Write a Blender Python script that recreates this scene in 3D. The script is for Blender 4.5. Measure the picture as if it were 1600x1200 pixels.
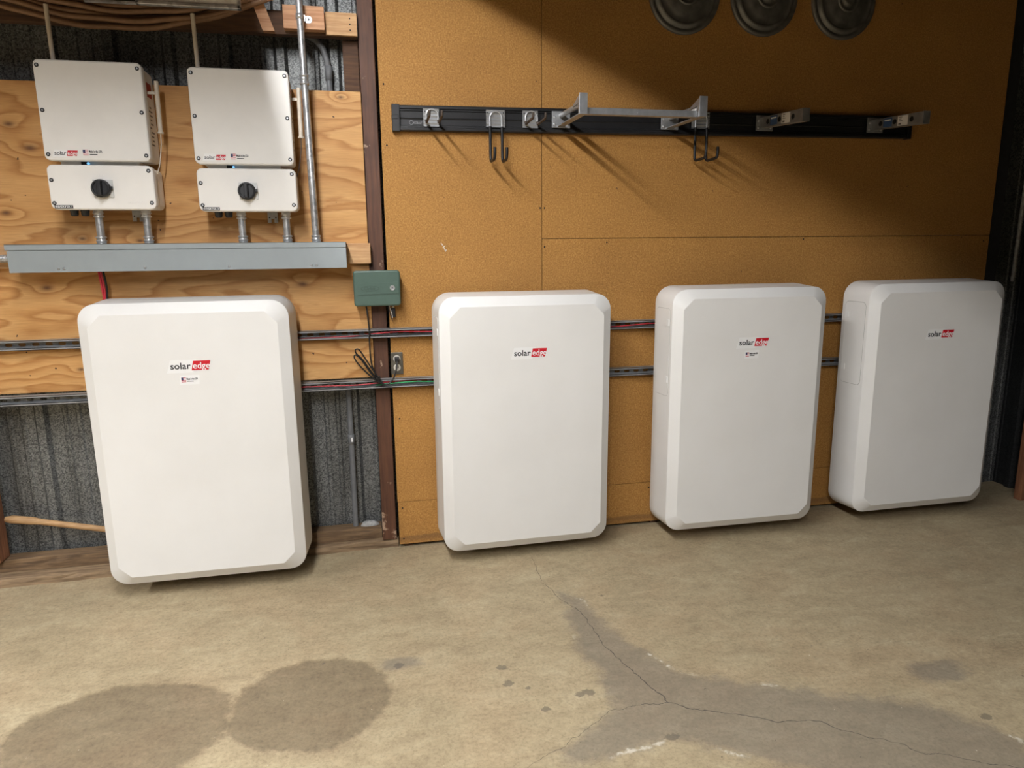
import bpy, bmesh, math, random
import numpy as np
from mathutils import Vector, Matrix

random.seed(7)
for o in list(bpy.data.objects):
    bpy.data.objects.remove(o, do_unlink=True)
SC = bpy.context.scene
COL = SC.collection
PI = math.pi

# ------------------------------------------------------------------ camera
cam_d = bpy.data.cameras.new('camera')
cam = bpy.data.objects.new('camera', cam_d)
COL.objects.link(cam)
SC.camera = cam
cam_d.sensor_fit = 'HORIZONTAL'
cam_d.sensor_width = 36.0
cam_d.lens = 36.0 * 1079.474 / 1600.0
cam_d.clip_start = 0.05
YAW, PITCH, ROLL = 0.2035, -0.1933, -0.0109
fw = Vector((math.sin(YAW) * math.cos(PITCH), math.cos(YAW) * math.cos(PITCH), math.sin(PITCH)))
rt = Vector((math.cos(YAW), -math.sin(YAW), 0))
up = rt.cross(fw)
r2 = rt * math.cos(ROLL) + up * math.sin(ROLL)
u2 = -rt * math.sin(ROLL) + up * math.cos(ROLL)
m = Matrix((r2, u2, -fw)).transposed().to_4x4()
m.translation = Vector((-0.3785, -3.248, 1.4451))
cam.matrix_world = m

# ------------------------------------------------------------------ light, exposure
SC.view_settings.view_transform = 'Standard'
SC.view_settings.look = 'None'
SC.view_settings.gamma = 1.0
SC.view_settings.use_curve_mapping = False
SC.view_settings.exposure = -0.11
W_ = bpy.data.worlds.new('dim_room_air')
SC.world = W_
W_.use_nodes = True
W_.node_tree.nodes['Background'].inputs[0].default_value = (0.9, 0.95, 1.0, 1)
W_.node_tree.nodes['Background'].inputs[1].default_value = 0.004
LAMPS = [  # tube fixtures hung along y: centre, length, width, watts, beam angle
    ((-0.92, -2.02, 3.00), 2.1, 0.07, 64.0, 180),
    ((-0.92, -4.65, 3.00), 2.1, 0.13, 150.0, 180),  # added fill lamp behind the viewer, lifts the far batteries
    ((-4.60, -2.40, 3.00), 2.1, 0.13, 190.0, 125),
]

# ------------------------------------------------------------------ material helpers
MATS = {}


class NT:
    def __init__(s, name, rough=0.6, metal=0.0, color=(0.5, 0.5, 0.5)):
        s.m = bpy.data.materials.new(name)
        s.m.use_nodes = True
        s.t = s.m.node_tree
        s.b = s.t.nodes['Principled BSDF']
        s.b.inputs['Roughness'].default_value = rough
        s.b.inputs['Metallic'].default_value = metal
        s.b.inputs['Base Color'].default_value = (*color, 1)
        s._pos = None

    def n(s, typ, **kw):
        nd = s.t.nodes.new(typ)
        for k, v in kw.items():
            setattr(nd, k, v)
        return nd

    def link(s, a, b):
        s.t.links.new(a, b)

    def pos(s, scale=(1, 1, 1), rot=(0, 0, 0), loc=(0, 0, 0), world=False):
        if world:
            src = s.n('ShaderNodeNewGeometry').outputs['Position']
        else:
            src = s.n('ShaderNodeTexCoord').outputs['Object']
        mp = s.n('ShaderNodeMapping')
        mp.inputs['Scale'].default_value = scale
        mp.inputs['Rotation'].default_value = rot
        mp.inputs['Location'].default_value = loc
        s.link(src, mp.inputs['Vector'])
        return mp.outputs[0]

    def noise(s, vec, scale, detail=3, rough=0.55, dist=0.0):
        nd = s.n('ShaderNodeTexNoise')
        s.link(vec, nd.inputs['Vector'])
        nd.inputs['Scale'].default_value = scale
        nd.inputs['Detail'].default_value = detail
        nd.inputs['Roughness'].default_value = rough
        nd.inputs['Distortion'].default_value = dist
        return nd.outputs['Fac']

    def ramp(s, fac, stops):
        nd = s.n('ShaderNodeValToRGB')
        el = nd.color_ramp.elements
        while len(el) < len(stops):
            el.new(0.5)
        for e, (p, c) in zip(el, stops):
            e.position = p
            e.color = (*c, 1) if len(c) == 3 else c
        s.link(fac, nd.inputs['Fac'])
        return nd.outputs['Color']

    def math(s, op, a, b=None, c=None, clamp=False):
        nd = s.n('ShaderNodeMath', operation=op)
        nd.use_clamp = clamp
        for i, v in enumerate((a, b, c)):
            if v is None:
                continue
            if isinstance(v, (int, float)):
                nd.inputs[i].default_value = v
            else:
                s.link(v, nd.inputs[i])
        return nd.outputs[0]

    def smooth(s, v, lo, hi, a=0.0, b=1.0):
        nd = s.n('ShaderNodeMapRange', interpolation_type='SMOOTHSTEP')
        s.link(v, nd.inputs['Value'])
        for k, x in zip(('From Min', 'From Max', 'To Min', 'To Max'), (lo, hi, a, b)):
            nd.inputs[k].default_value = x
        return nd.outputs[0]

    def mix(s, fac, a, b, mode='MIX'):
        nd = s.n('ShaderNodeMix', data_type='RGBA', blend_type=mode)
        for idx, v in ((0, fac), (6, a), (7, b)):
            if isinstance(v, (int, float)):
                nd.inputs[idx].default_value = v
            elif isinstance(v, tuple):
                nd.inputs[idx].default_value = (*v, 1)
            else:
                s.link(v, nd.inputs[idx])
        return nd.outputs[2]

    def attr(s, name):
        return s.n('ShaderNodeAttribute', attribute_name=name).outputs['Fac']

    def color(s, c):
        s.link(c, s.b.inputs['Base Color'])

    def bump(s, h, strength=0.2, dist=0.01):
        nd = s.n('ShaderNodeBump')
        nd.inputs['Strength'].default_value = strength
        nd.inputs['Distance'].default_value = dist
        s.link(h, nd.inputs['Height'])
        s.link(nd.outputs[0], s.b.inputs['Normal'])


def plain(key, color, rough=0.5, metal=0.0, var=0.08, scale=40, bump=0.0):
    """simple procedural paint / plastic / metal with slight mottling"""
    s = NT(key, rough, metal)
    n = s.noise(s.pos(), scale, 4)
    lo = tuple(max(0, c * (1 - var)) for c in color)
    hi = tuple(min(1, c * (1 + var)) for c in color)
    s.color(s.ramp(n, [(0.3, lo), (0.7, hi)]))
    if bump:
        s.bump(s.noise(s.pos(), 700, 2), bump, 0.001)
    MATS[key] = s.m
    return s.m


def m_particle():
    s = NT('particle_board', 0.75)
    p = s.pos(world=True)
    fine = s.noise(p, 150, 4, 0.75)
    mid = s.noise(p, 60, 3, 0.6)
    big = s.noise(s.pos((1, 1, 1.6), world=True), 2.2, 4)
    streak = s.noise(s.pos((0.7, 1, 26), world=True), 3.0, 4, 0.6)
    c = s.ramp(fine, [(0.30, (0.20, 0.088, 0.017)), (0.5, (0.405, 0.200, 0.045)), (0.70, (0.62, 0.35, 0.105))])
    c = s.mix(0.22, c, s.ramp(mid, [(0.35, (0.34, 0.15, 0.027)), (0.65, (0.54, 0.27, 0.063))]))
    c = s.mix(1.0, c, s.ramp(big, [(0.3, (0.86, 0.84, 0.82)), (0.7, (1, 1, 1))]), 'MULTIPLY')
    c = s.mix(s.math('MULTIPLY', s.smooth(streak, 0.60, 0.74), 0.22), c, (0.20, 0.09, 0.025))
    fleck = s.noise(s.pos((1, 1, 1.0), world=True), 30, 2, 0.5)
    c = s.mix(s.math('MULTIPLY', s.smooth(fleck, 0.745, 0.765), 0.8), c, (0.10, 0.045, 0.015))
    # darker wavy band near the ground
    geo = s.n('ShaderNodeNewGeometry').outputs['Position']
    sp = s.n('ShaderNodeSeparateXYZ')
    s.link(geo, sp.inputs[0])
    zz = s.math('ADD', sp.outputs['Z'], s.math('MULTIPLY', s.noise(p, 5, 3), 0.05))
    foot_band = s.math('MULTIPLY', s.smooth(zz, 0.075, 0.085, 1, 0), s.smooth(sp.outputs['Z'], 0.02, 0.045, 0.25, 1))
    c = s.mix(s.math('MULTIPLY', foot_band, 0.55), c, (0.13, 0.07, 0.03))
    s.color(c)
    s.bump(fine, 0.25, 0.002)
    MATS['particle'] = s.m


def m_plywood():
    s = NT('plywood', 0.62)
    KN = [(-1.745, 1.955, 1.0), (-1.68, 1.865, 1.2), (-1.80, 1.61, 0.9), (-1.69, 1.305, 1.1), (-0.66, 1.30, 1.2), (-1.53, 1.505, 0.8),
          (-1.60, 0.955, 0.8), (-0.45, 2.095, 0.6), (-1.31, 1.495, 0.7), (-2.15, 1.4, 1.0)]
    geo = s.n('ShaderNodeNewGeometry').outputs['Position']
    sp = s.n('ShaderNodeSeparateXYZ')
    s.link(geo, sp.inputs[0])
    X, Z = sp.outputs['X'], sp.outputs['Z']
    base = s.noise(s.pos((0.55, 1, 2.3), loc=(3.1, 0, 1.7), world=True), 1.7, 3, 0.45, 0.25)
    fld = s.math('MULTIPLY', base, 11.0)
    fld = s.math('ADD', fld, s.math('MULTIPLY', Z, 8.0))
    fld = s.math('ADD', fld, s.math('MULTIPLY', s.noise(s.pos((2, 1, 9), world=True), 3, 3), 0.7))
    dark = None
    for kx, kz, ks in KN:
        dx = s.math('MULTIPLY', s.math('SUBTRACT', X, kx), 0.52)
        dz = s.math('SUBTRACT', Z, kz)
        d2 = s.math('ADD', s.math('MULTIPLY', dx, dx), s.math('MULTIPLY', dz, dz))
        g = s.math('POWER', 2.718, s.math('MULTIPLY', d2, -1.0 / (0.0017 * ks * ks)))
        fld = s.math('ADD', fld, s.math('MULTIPLY', g, 1.7))
        k = s.math('POWER', 2.718, s.math('MULTIPLY', d2, -1.0 / (0.00011 * ks * ks)))
        dark = k if dark is None else s.math('MAXIMUM', dark, k)
    ring = s.math('FRACT', fld)
    grain = s.noise(s.pos((3, 1, 90), world=True), 4, 4, 0.6)
    c = s.ramp(ring, [(0.0, (0.64, 0.375, 0.145)), (0.50, (0.59, 0.325, 0.112)), (0.86, (0.435, 0.205, 0.056)), (1.0, (0.62, 0.36, 0.135))])
    c = s.mix(1.0, c, s.ramp(grain, [(0.3, (0.80, 0.76, 0.72)), (0.62, (1.0, 1.0, 1.0))]), 'MULTIPLY')
    blot = s.noise(s.pos((0.6, 1, 1.6), world=True), 3, 3)
    c = s.mix(1.0, c, s.ramp(blot, [(0.3, (0.84, 0.78, 0.70)), (0.68, (1.06, 1.05, 1.05))]), 'MULTIPLY')
    c = s.mix(s.math('MULTIPLY', dark, 0.85), c, (0.085, 0.03, 0.01))
    speck = s.noise(s.pos((1, 1, 1), world=True), 42, 1, 0.4)
    c = s.mix(s.smooth(speck, 0.765, 0.785), c, (0.06, 0.025, 0.01))
    s.color(c)
    s.bump(grain, 0.12, 0.002)
    MATS['plywood'] = s.m


def m_timber(key, lo, hi, axis='x', rough=0.7, wear=None):
    s = NT(key, rough)
    sc = {'x': (1.5, 22, 22), 'z': (22, 22, 1.5), 'y': (22, 1.5, 22)}[axis]
    g = s.noise(s.pos(sc), 4, 5, 0.6, 0.3)
    c = s.ramp(g, [(0.32, lo), (0.66, hi)])
    b = s.noise(s.pos(), 6, 3)
    c = s.mix(1.0, c, s.ramp(b, [(0.3, (0.72, 0.7, 0.68)), (0.65, (1, 1, 1))]), 'MULTIPLY')
    if wear:
        w = s.noise(s.pos(), 14, 5, 0.65)
        sp = s.n('ShaderNodeSeparateXYZ')
        s.link(s.n('ShaderNodeNewGeometry').outputs['Position'], sp.inputs[0])
        low = s.smooth(sp.outputs['Z'], 0.02, 0.34, 0.17, 0.0)
        f = s.smooth(s.math('ADD', w, low), 0.66, 0.72)
        c = s.mix(f, c, wear)
    s.color(c)
    s.bump(g, 0.25, 0.003)
    MATS[key] = s.m


def m_metal_spangle(key, lo, hi, rough=0.5, metal=0.75, scale=85):
    s = NT(key, rough, metal)
    v = s.n('ShaderNodeTexVoronoi')
    v.inputs['Scale'].default_value = scale
    s.link(s.pos(world=True), v.inputs['Vector'])
    bw = s.n('ShaderNodeRGBToBW')
    s.link(v.outputs['Color'], bw.inputs[0])
    c = s.ramp(bw.outputs[0], [(0.2, lo), (0.8, hi)])
    d = s.noise(s.pos((3, 1, 0.5), world=True), 4, 4)
    c = s.mix(1.0, c, s.ramp(d, [(0.3, (0.6, 0.59, 0.57)), (0.7, (1, 1, 1))]), 'MULTIPLY')
    s.color(c)
    s.bump(bw.outputs[0], 0.08, 0.002)
    MATS[key] = s.m


def m_concrete():
    s = NT('concrete', 0.78)
    p = s.pos(world=True)
    big = s.noise(p, 1.6, 5, 0.6, 0.4)
    mid = s.noise(s.pos((1, 1.9, 1), rot=(0, 0, 0.5), world=True), 6, 6, 0.65, 0.5)
    fine = s.noise(p, 85, 5, 0.75)
    grit = s.noise(p, 28, 4, 0.7)
    c = s.ramp(big, [(0.25, (0.275, 0.216, 0.126)), (0.5, (0.36, 0.288, 0.174)), (0.75, (0.445, 0.366, 0.228))])
    c = s.mix(0.55, c, s.ramp(mid, [(0.30, (0.255, 0.198, 0.118)), (0.52, (0.37, 0.296, 0.179)), (0.75, (0.47, 0.40, 0.26))]))
    c = s.mix(1.0, c, s.ramp(fine, [(0.28, (0.66, 0.65, 0.63)), (0.50, (0.97, 0.97, 0.97)), (0.72, (1.14, 1.13, 1.12))]), 'MULTIPLY')
    c = s.mix(1.0, c, s.ramp(grit, [(0.30, (0.84, 0.83, 0.815)), (0.62, (1.03, 1.03, 1.03))]), 'MULTIPLY')
    tone = s.noise(s.pos(loc=(9, 4, 0), world=True), 3.2, 3)
    c = s.mix(s.smooth(tone, 0.45, 0.62), c, s.mix(1.0, c, (1.015, 0.985, 0.975), 'MULTIPLY'))
    # round dark stains
    e = s.math('MULTIPLY', s.math('SUBTRACT', s.noise(p, 9, 5, 0.65), 0.5), 1.1)
    st = s.smooth(s.math('ADD', s.attr('stain'), e), 0.36, 0.66)
    c = s.mix(s.math('MULTIPLY', st, 0.82), c, s.mix(1.0, c, (0.47, 0.445, 0.43), 'MULTIPLY'))
    # grey worn band round the crack
    pt = s.smooth(s.math('ADD', s.attr('patch'), s.math('MULTIPLY', s.math('SUBTRACT', s.noise(p, 13, 5, 0.7), 0.5), 1.3)), 0.22, 0.78)
    c = s.mix(s.math('MULTIPLY', pt, 0.85), c, s.mix(0.35, s.mix(1.0, c, (0.60, 0.615, 0.67), 'MULTIPLY'), (0.20, 0.172, 0.135)))
    # chalky edge of the worn band
    ed = s.math('ADD', s.attr('patch_edge'), s.math('MULTIPLY', s.math('SUBTRACT', s.noise(p, 22, 5, 0.7), 0.5), 0.05))
    edm = s.math('MULTIPLY', s.smooth(ed, 0.0, 0.009, 1, 0), s.smooth(s.noise(p, 5.5, 3), 0.52, 0.60))
    c = s.mix(s.math('MULTIPLY', edm, 0.75), c, (0.62, 0.57, 0.47))
    # oil drips
    oi = s.smooth(s.math('ADD', s.attr('oil'), s.math('MULTIPLY', s.math('SUBTRACT', s.noise(p, 45, 4, 0.7), 0.5), 1.3)), 0.45, 0.62)
    c = s.mix(s.math('MULTIPLY', oi, 0.65), c, (0.095, 0.078, 0.058))
    # specks
    sk = s.noise(p, 60, 2, 0.5)
    c = s.mix(s.smooth(sk, 0.755, 0.775), c, (0.10, 0.075, 0.05))
    sk2 = s.noise(s.pos(loc=(5, 3, 1), world=True), 75, 2, 0.5)
    c = s.mix(s.smooth(sk2, 0.77, 0.79), c, (0.60, 0.54, 0.43))
    s.color(c)
    h = s.math('ADD', s.math('MULTIPLY', mid, 0.7), s.math('MULTIPLY', fine, 0.25))
    s.bump(h, 0.35, 0.012)
    MATS['concrete'] = s.m


def m_shell():
    s = NT('battery_shell', 0.42)
    p = s.pos()
    n = s.noise(p, 3, 4)
    smu = s.noise(s.pos((1, 1, 2.5)), 11, 5, 0.7)
    c = s.ramp(n, [(0.3, (0.755, 0.745, 0.715)), (0.7, (0.80, 0.792, 0.765))])
    c = s.mix(s.math('MULTIPLY', s.smooth(smu, 0.66, 0.80), 0.12), c, (0.45, 0.42, 0.37))
    s.color(c)
    s.bump(s.noise(p, 420, 2), 0.18, 0.001)
    MATS['shell'] = s.m


m_particle(); m_plywood(); m_concrete(); m_shell()
m_timber('post_brown', (0.068, 0.025, 0.011), (0.120, 0.047, 0.021), 'z', 0.6, wear=(0.36, 0.25, 0.17))
m_timber('old_timber', (0.13, 0.082, 0.042), (0.34, 0.235, 0.135), 'x', 0.85)
m_timber('plate_timber', (0.085, 0.050, 0.024), (0.225, 0.14, 0.07), 'x', 0.85)
m_timber('pine', (0.50, 0.27, 0.115), (0.70, 0.44, 0.22), 'x', 0.65)
m_timber('red_pine', (0.44, 0.20, 0.09), (0.66, 0.37, 0.20), 'x', 0.65)
m_timber('dark_timber', (0.060, 0.028, 0.014), (0.125, 0.062, 0.030), 'x', 0.8)
m_timber('stud_brown', (0.15, 0.055, 0.022), (0.27, 0.115, 0.05), 'z', 0.8)
m_timber('handle_wood', (0.36, 0.20, 0.085), (0.60, 0.38, 0.18), 'x', 0.6)
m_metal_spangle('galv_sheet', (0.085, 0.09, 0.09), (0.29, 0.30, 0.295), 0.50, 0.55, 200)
m_metal_spangle('galv', (0.48, 0.49, 0.50), (0.74, 0.75, 0.76), 0.34, 0.65, 60)
plain('strut_metal', (0.40, 0.41, 0.42), 0.42, 0.45, 0.15, 30)
plain('zinc', (0.58, 0.59, 0.60), 0.3, 0.7, 0.12, 50)
plain('alu', (0.42, 0.43, 0.44), 0.42, 0.75, 0.12, 40)
plain('inverter_white', (0.80, 0.785, 0.75), 0.5, 0, 0.03, 8, 0.15)
plain('switch_white', (0.83, 0.81, 0.77), 0.45, 0, 0.025, 8, 0.12)
plain('white_plastic', (0.80, 0.80, 0.78), 0.4, 0, 0.02)
plain('sticker_white', (0.83, 0.83, 0.815), 0.5, 0, 0.01)
plain('plate_grey', (0.62, 0.62, 0.60), 0.4, 0.1, 0.04)
plain('logo_dark', (0.018, 0.018, 0.022), 0.5, 0, 0.05)
plain('logo_red', (0.56, 0.010, 0.022), 0.4, 0, 0.04)
plain('flag_blue', (0.02, 0.03, 0.10), 0.5, 0, 0.04)
plain('flag_red', (0.50, 0.06, 0.08), 0.5, 0, 0.04)
plain('label_red', (0.38, 0.03, 0.03), 0.5, 0, 0.05)
plain('label_print', (0.16, 0.16, 0.17), 0.6, 0, 0.05)
plain('label_blue', (0.05, 0.10, 0.22), 0.5, 0, 0.1)
plain('black_plastic', (0.008, 0.008, 0.009), 0.45, 0, 0.1)
plain('rail_black', (0.007, 0.007, 0.008), 0.45, 0, 0.2, 20)
plain('rail_print', (0.24, 0.24, 0.25), 0.5, 0, 0.05)
plain('rubber_brown', (0.060, 0.042, 0.030), 0.6, 0, 0.15)
plain('trough_grey', (0.30, 0.335, 0.345), 0.45, 0.1, 0.03, 15)
plain('box_green', (0.058, 0.100, 0.078), 0.45, 0, 0.05, 20)
plain('box_green_dark', (0.040, 0.070, 0.055), 0.5, 0, 0.05, 20)
plain('pvc_grey', (0.15, 0.155, 0.16), 0.55, 0, 0.1)
plain('antenna_beige', (0.66, 0.59, 0.49), 0.5, 0, 0.05)
plain('wire_red', (0.50, 0.03, 0.045), 0.4, 0, 0.05)
plain('wire_black', (0.010, 0.010, 0.010), 0.35, 0, 0.1)
plain('wire_green', (0.03, 0.30, 0.11), 0.4, 0, 0.05)
plain('outlet_plate', (0.15, 0.14, 0.118), 0.35, 0.7, 0.12)
plain('outlet_face', (0.58, 0.55, 0.48), 0.4, 0, 0.05)
plain('hose_brown', (0.22, 0.12, 0.062), 0.6, 0, 0.12)
plain('disc_metal', (0.17, 0.165, 0.15), 0.45, 0.55, 0.3, 18)
plain('crack_dirt', (0.07, 0.058, 0.043), 0.9, 0, 0.3, 60)
plain('dark_hole', (0.006, 0.006, 0.006), 0.9, 0, 0.0)
plain('groove_line', (0.42, 0.41, 0.38), 0.7, 0, 0.05)
plain('foil', (0.86, 0.84, 0.80), 0.5, 0.0, 0.22, 40)
plain('dusty_rod', (0.30, 0.30, 0.29), 0.8, 0, 0.35, 60)
m_metal_spangle('shaded_sheet', (0.010, 0.011, 0.012), (0.030, 0.032, 0.033), 0.6, 0.3, 200)  # darkened copy of the wall sheet, shade put into its colour
plain('shade_and_panel_black', (0.018, 0.018, 0.020), 0.8, 0, 0.2)  # black for the shaded gap by the right wall and for the dark panel
plain('ceiling_wood', (0.045, 0.032, 0.022), 0.85, 0, 0.2, 5)


def m_emit(key, color, st):
    s = NT(key)
    n = s.noise(s.pos(), 3, 1)
    s.link(s.ramp(n, [(0.0, color), (1.0, color)]), s.b.inputs['Emission Color'])
    s.b.inputs['Emission Strength'].default_value = st
    MATS[key] = s.m


m_emit('bulb_glow', (0.985, 0.985, 1.0), 110.0)
m_emit('led_blue', (0.15, 0.55, 1.0), 1.2)


# ------------------------------------------------------------------ mesh builder
class MB:
    def __init__(s):
        s.v = []; s.f = []; s.mi = []; s.sm = []
        s.cur = 0

    def add(s, vs, fs, smooth=False):
        o = len(s.v)
        s.v += [tuple(p) for p in vs]
        for f in fs:
            s.f.append([i + o for i in f]); s.mi.append(s.cur); s.sm.append(smooth)
        return s

    def mat(s, i):
        s.cur = i
        return s

    def box(s, x0, x1, y0, y1, z0, z1):
        vs = [(x, y, z) for x in (x0, x1) for y in (y0, y1) for z in (z0, z1)]
        fs = [(0, 1, 3, 2), (4, 6, 7, 5), (0, 4, 5, 1), (2, 3, 7, 6), (0, 2, 6, 4), (1, 5, 7, 3)]
        return s.add(vs, fs)

    def loft(s, rings, cap0=True, cap1=True, smooth=False, closed=True):
        n = len(rings[0]); vs = [p for r in rings for p in r]; fs = []
        for k in range(len(rings) - 1):
            for i in range(n if closed else n - 1):
                j = (i + 1) % n
                fs.append((k * n + i, k * n + j, (k + 1) * n + j, (k + 1) * n + i))
        s.add(vs, fs, smooth)
        if cap0: s.add(rings[0], [tuple(range(n))[::-1]])
        if cap1: s.add(rings[-1], [tuple(range(n))])
        return s

    def tube(s, pts, r, n=10, caps=True):
        pts = [Vector(p) for p in pts]
        rs = r if isinstance(r, (list, tuple)) else [r] * len(pts)
        rings = []; prev = None
        for i, p in enumerate(pts):
            t = (pts[min(i + 1, len(pts) - 1)] - pts[max(i - 1, 0)]).normalized()
            if prev is None:
                a = Vector((0, 0, 1)) if abs(t.z) < 0.9 else Vector((1, 0, 0))
                u = t.cross(a).normalized()
            else:
                u = (prev - t * prev.dot(t)).normalized()
            prev = u; w = t.cross(u)
            rings.append([p + (u * math.cos(2 * PI * k / n) + w * math.sin(2 * PI * k / n)) * rs[i] for k in range(n)])
        return s.loft(rings, caps, caps, True)

    def lathe(s, prof, c, axis='z', n=28, caps=True):
        """prof: list of (radius, along)"""
        c = Vector(c); rings = []
        for r, h in prof:
            ring = []
            for k in range(n):
                a = 2 * PI * k / n; x, y = r * math.cos(a), r * math.sin(a)
                d = {'z': (x, y, h), 'y': (x, h, y), 'x': (h, x, y)}[axis]
                ring.append(c + Vector(d))
            rings.append(ring)
        return s.loft(rings, caps, caps, True)

    def prism(s, poly, y0, y1):
        """poly: list of (x, z), extruded along y"""
        return s.loft([[(x, y0, z) for x, z in poly], [(x, y1, z) for x, z in poly]])

    def xform(s, M, start=0):
        s.v = s.v[:start] + [tuple(M @ Vector(p)) for p in s.v[start:]]
        return s

    def build(s, name, mats, parent=None, bevel=0.0, segs=2, label=None, loc=None):
        me = bpy.data.meshes.new(name)
        off = Vector((0, 0, 0))
        if parent is not None and parent.get('_w') is not None:
            off = Vector(parent['_w'])
        if loc is not None:
            off = Vector(loc)
        me.from_pydata([tuple(Vector(p) - off) for p in s.v], [], s.f)
        mats = mats if isinstance(mats, (list, tuple)) else [mats]
        for k in mats:
            me.materials.append(MATS[k])
        me.polygons.foreach_set('material_index', s.mi)
        me.polygons.foreach_set('use_smooth', s.sm)
        bm = bmesh.new(); bm.from_mesh(me)
        bmesh.ops.recalc_face_normals(bm, faces=bm.faces)
        bm.to_mesh(me); bm.free()
        me.update()
        o = bpy.data.objects.new(name, me)
        COL.objects.link(o)
        if parent is not None:
            o.parent = parent
            if parent.get('_w') is not None: o['_w'] = list(parent['_w'])
        elif loc is not None:
            o.location = loc; o['_w'] = list(loc)
        else:
            o['_w'] = [0, 0, 0]
        if bevel:
            b = o.modifiers.new('soft_edge', 'BEVEL')
            b.width = bevel; b.segments = segs; b.limit_method = 'ANGLE'; b.angle_limit = math.radians(40)
        if label: o['label'] = label
        return o


def thing(name, label, cat, loc=(0, 0, 0), group=None, rz=0.0, local=False):
    o = bpy.data.objects.new(name, None)
    COL.objects.link(o)
    o.location = loc
    o.rotation_euler = (0, 0, rz)
    o.empty_display_size = 0.05
    o['_w'] = [0, 0, 0] if local else list(loc)
    return tag(o, label, cat, group)


def tag(o, label, cat, group=None):
    o['label'] = label; o['category'] = cat
    if group: o['group'] = group
    return o


def struct(o):
    o['kind'] = 'structure'
    return o


_tc = {}


def text_geo(txt, size, bold=0.0, extrude=0.0004, shear=0.0, space=1.0, sx=1.0):
    """verts (x right, y towards viewer = -depth, z up) and faces of a line of lettering, left-aligned on its baseline"""
    key = (txt, size, bold, extrude, shear, space, sx)
    if key in _tc: return _tc[key]
    cu = bpy.data.curves.new('lettering', 'FONT')
    cu.body = txt; cu.size = size; cu.offset = bold; cu.extrude = extrude; cu.shear = shear; cu.space_character = space
    cu.resolution_u = 3
    ob = bpy.data.objects.new('lettering_tmp', cu)
    COL.objects.link(ob)
    bpy.context.view_layer.update()
    me = bpy.data.meshes.new_from_object(ob.evaluated_get(bpy.context.evaluated_depsgraph_get()))
    vs = [(v.co.x * sx, -v.co.z, v.co.y) for v in me.vertices]
    fs = [tuple(p.vertices) for p in me.polygons]
    bpy.data.objects.remove(ob); bpy.data.meshes.remove(me); bpy.data.curves.remove(cu)
    _tc[key] = (vs, fs)
    return vs, fs


def put_text(mb, txt, x, y, z, size, width=None, **kw):
    """lettering starting at (x, z), its back lying on plane y, facing -y; width fits it"""
    vs, fs = text_geo(txt, size, **kw)
    xs = [v[0] for v in vs]; k = 1.0
    if width: k = width / (max(xs) - min(xs))
    x0 = min(xs)
    ys = max(v[1] for v in vs)
    mb.add([(x + (v[0] - x0) * k, y + v[1] - ys, z + v[2]) for v in vs], fs)
    return mb


# ================================================================== SETTING
def seg_dist(P, a, b):
    a = np.array(a); b = np.array(b); d = b - a
    t = np.clip(((P - a) @ d) / (d @ d), 0, 1)
    return np.linalg.norm(P - (a + t[:, None] * d), axis=1)


def poly_dist(P, pts):
    return np.min([seg_dist(P, pts[i], pts[i + 1]) for i in range(len(pts) - 1)], axis=0)


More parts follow.
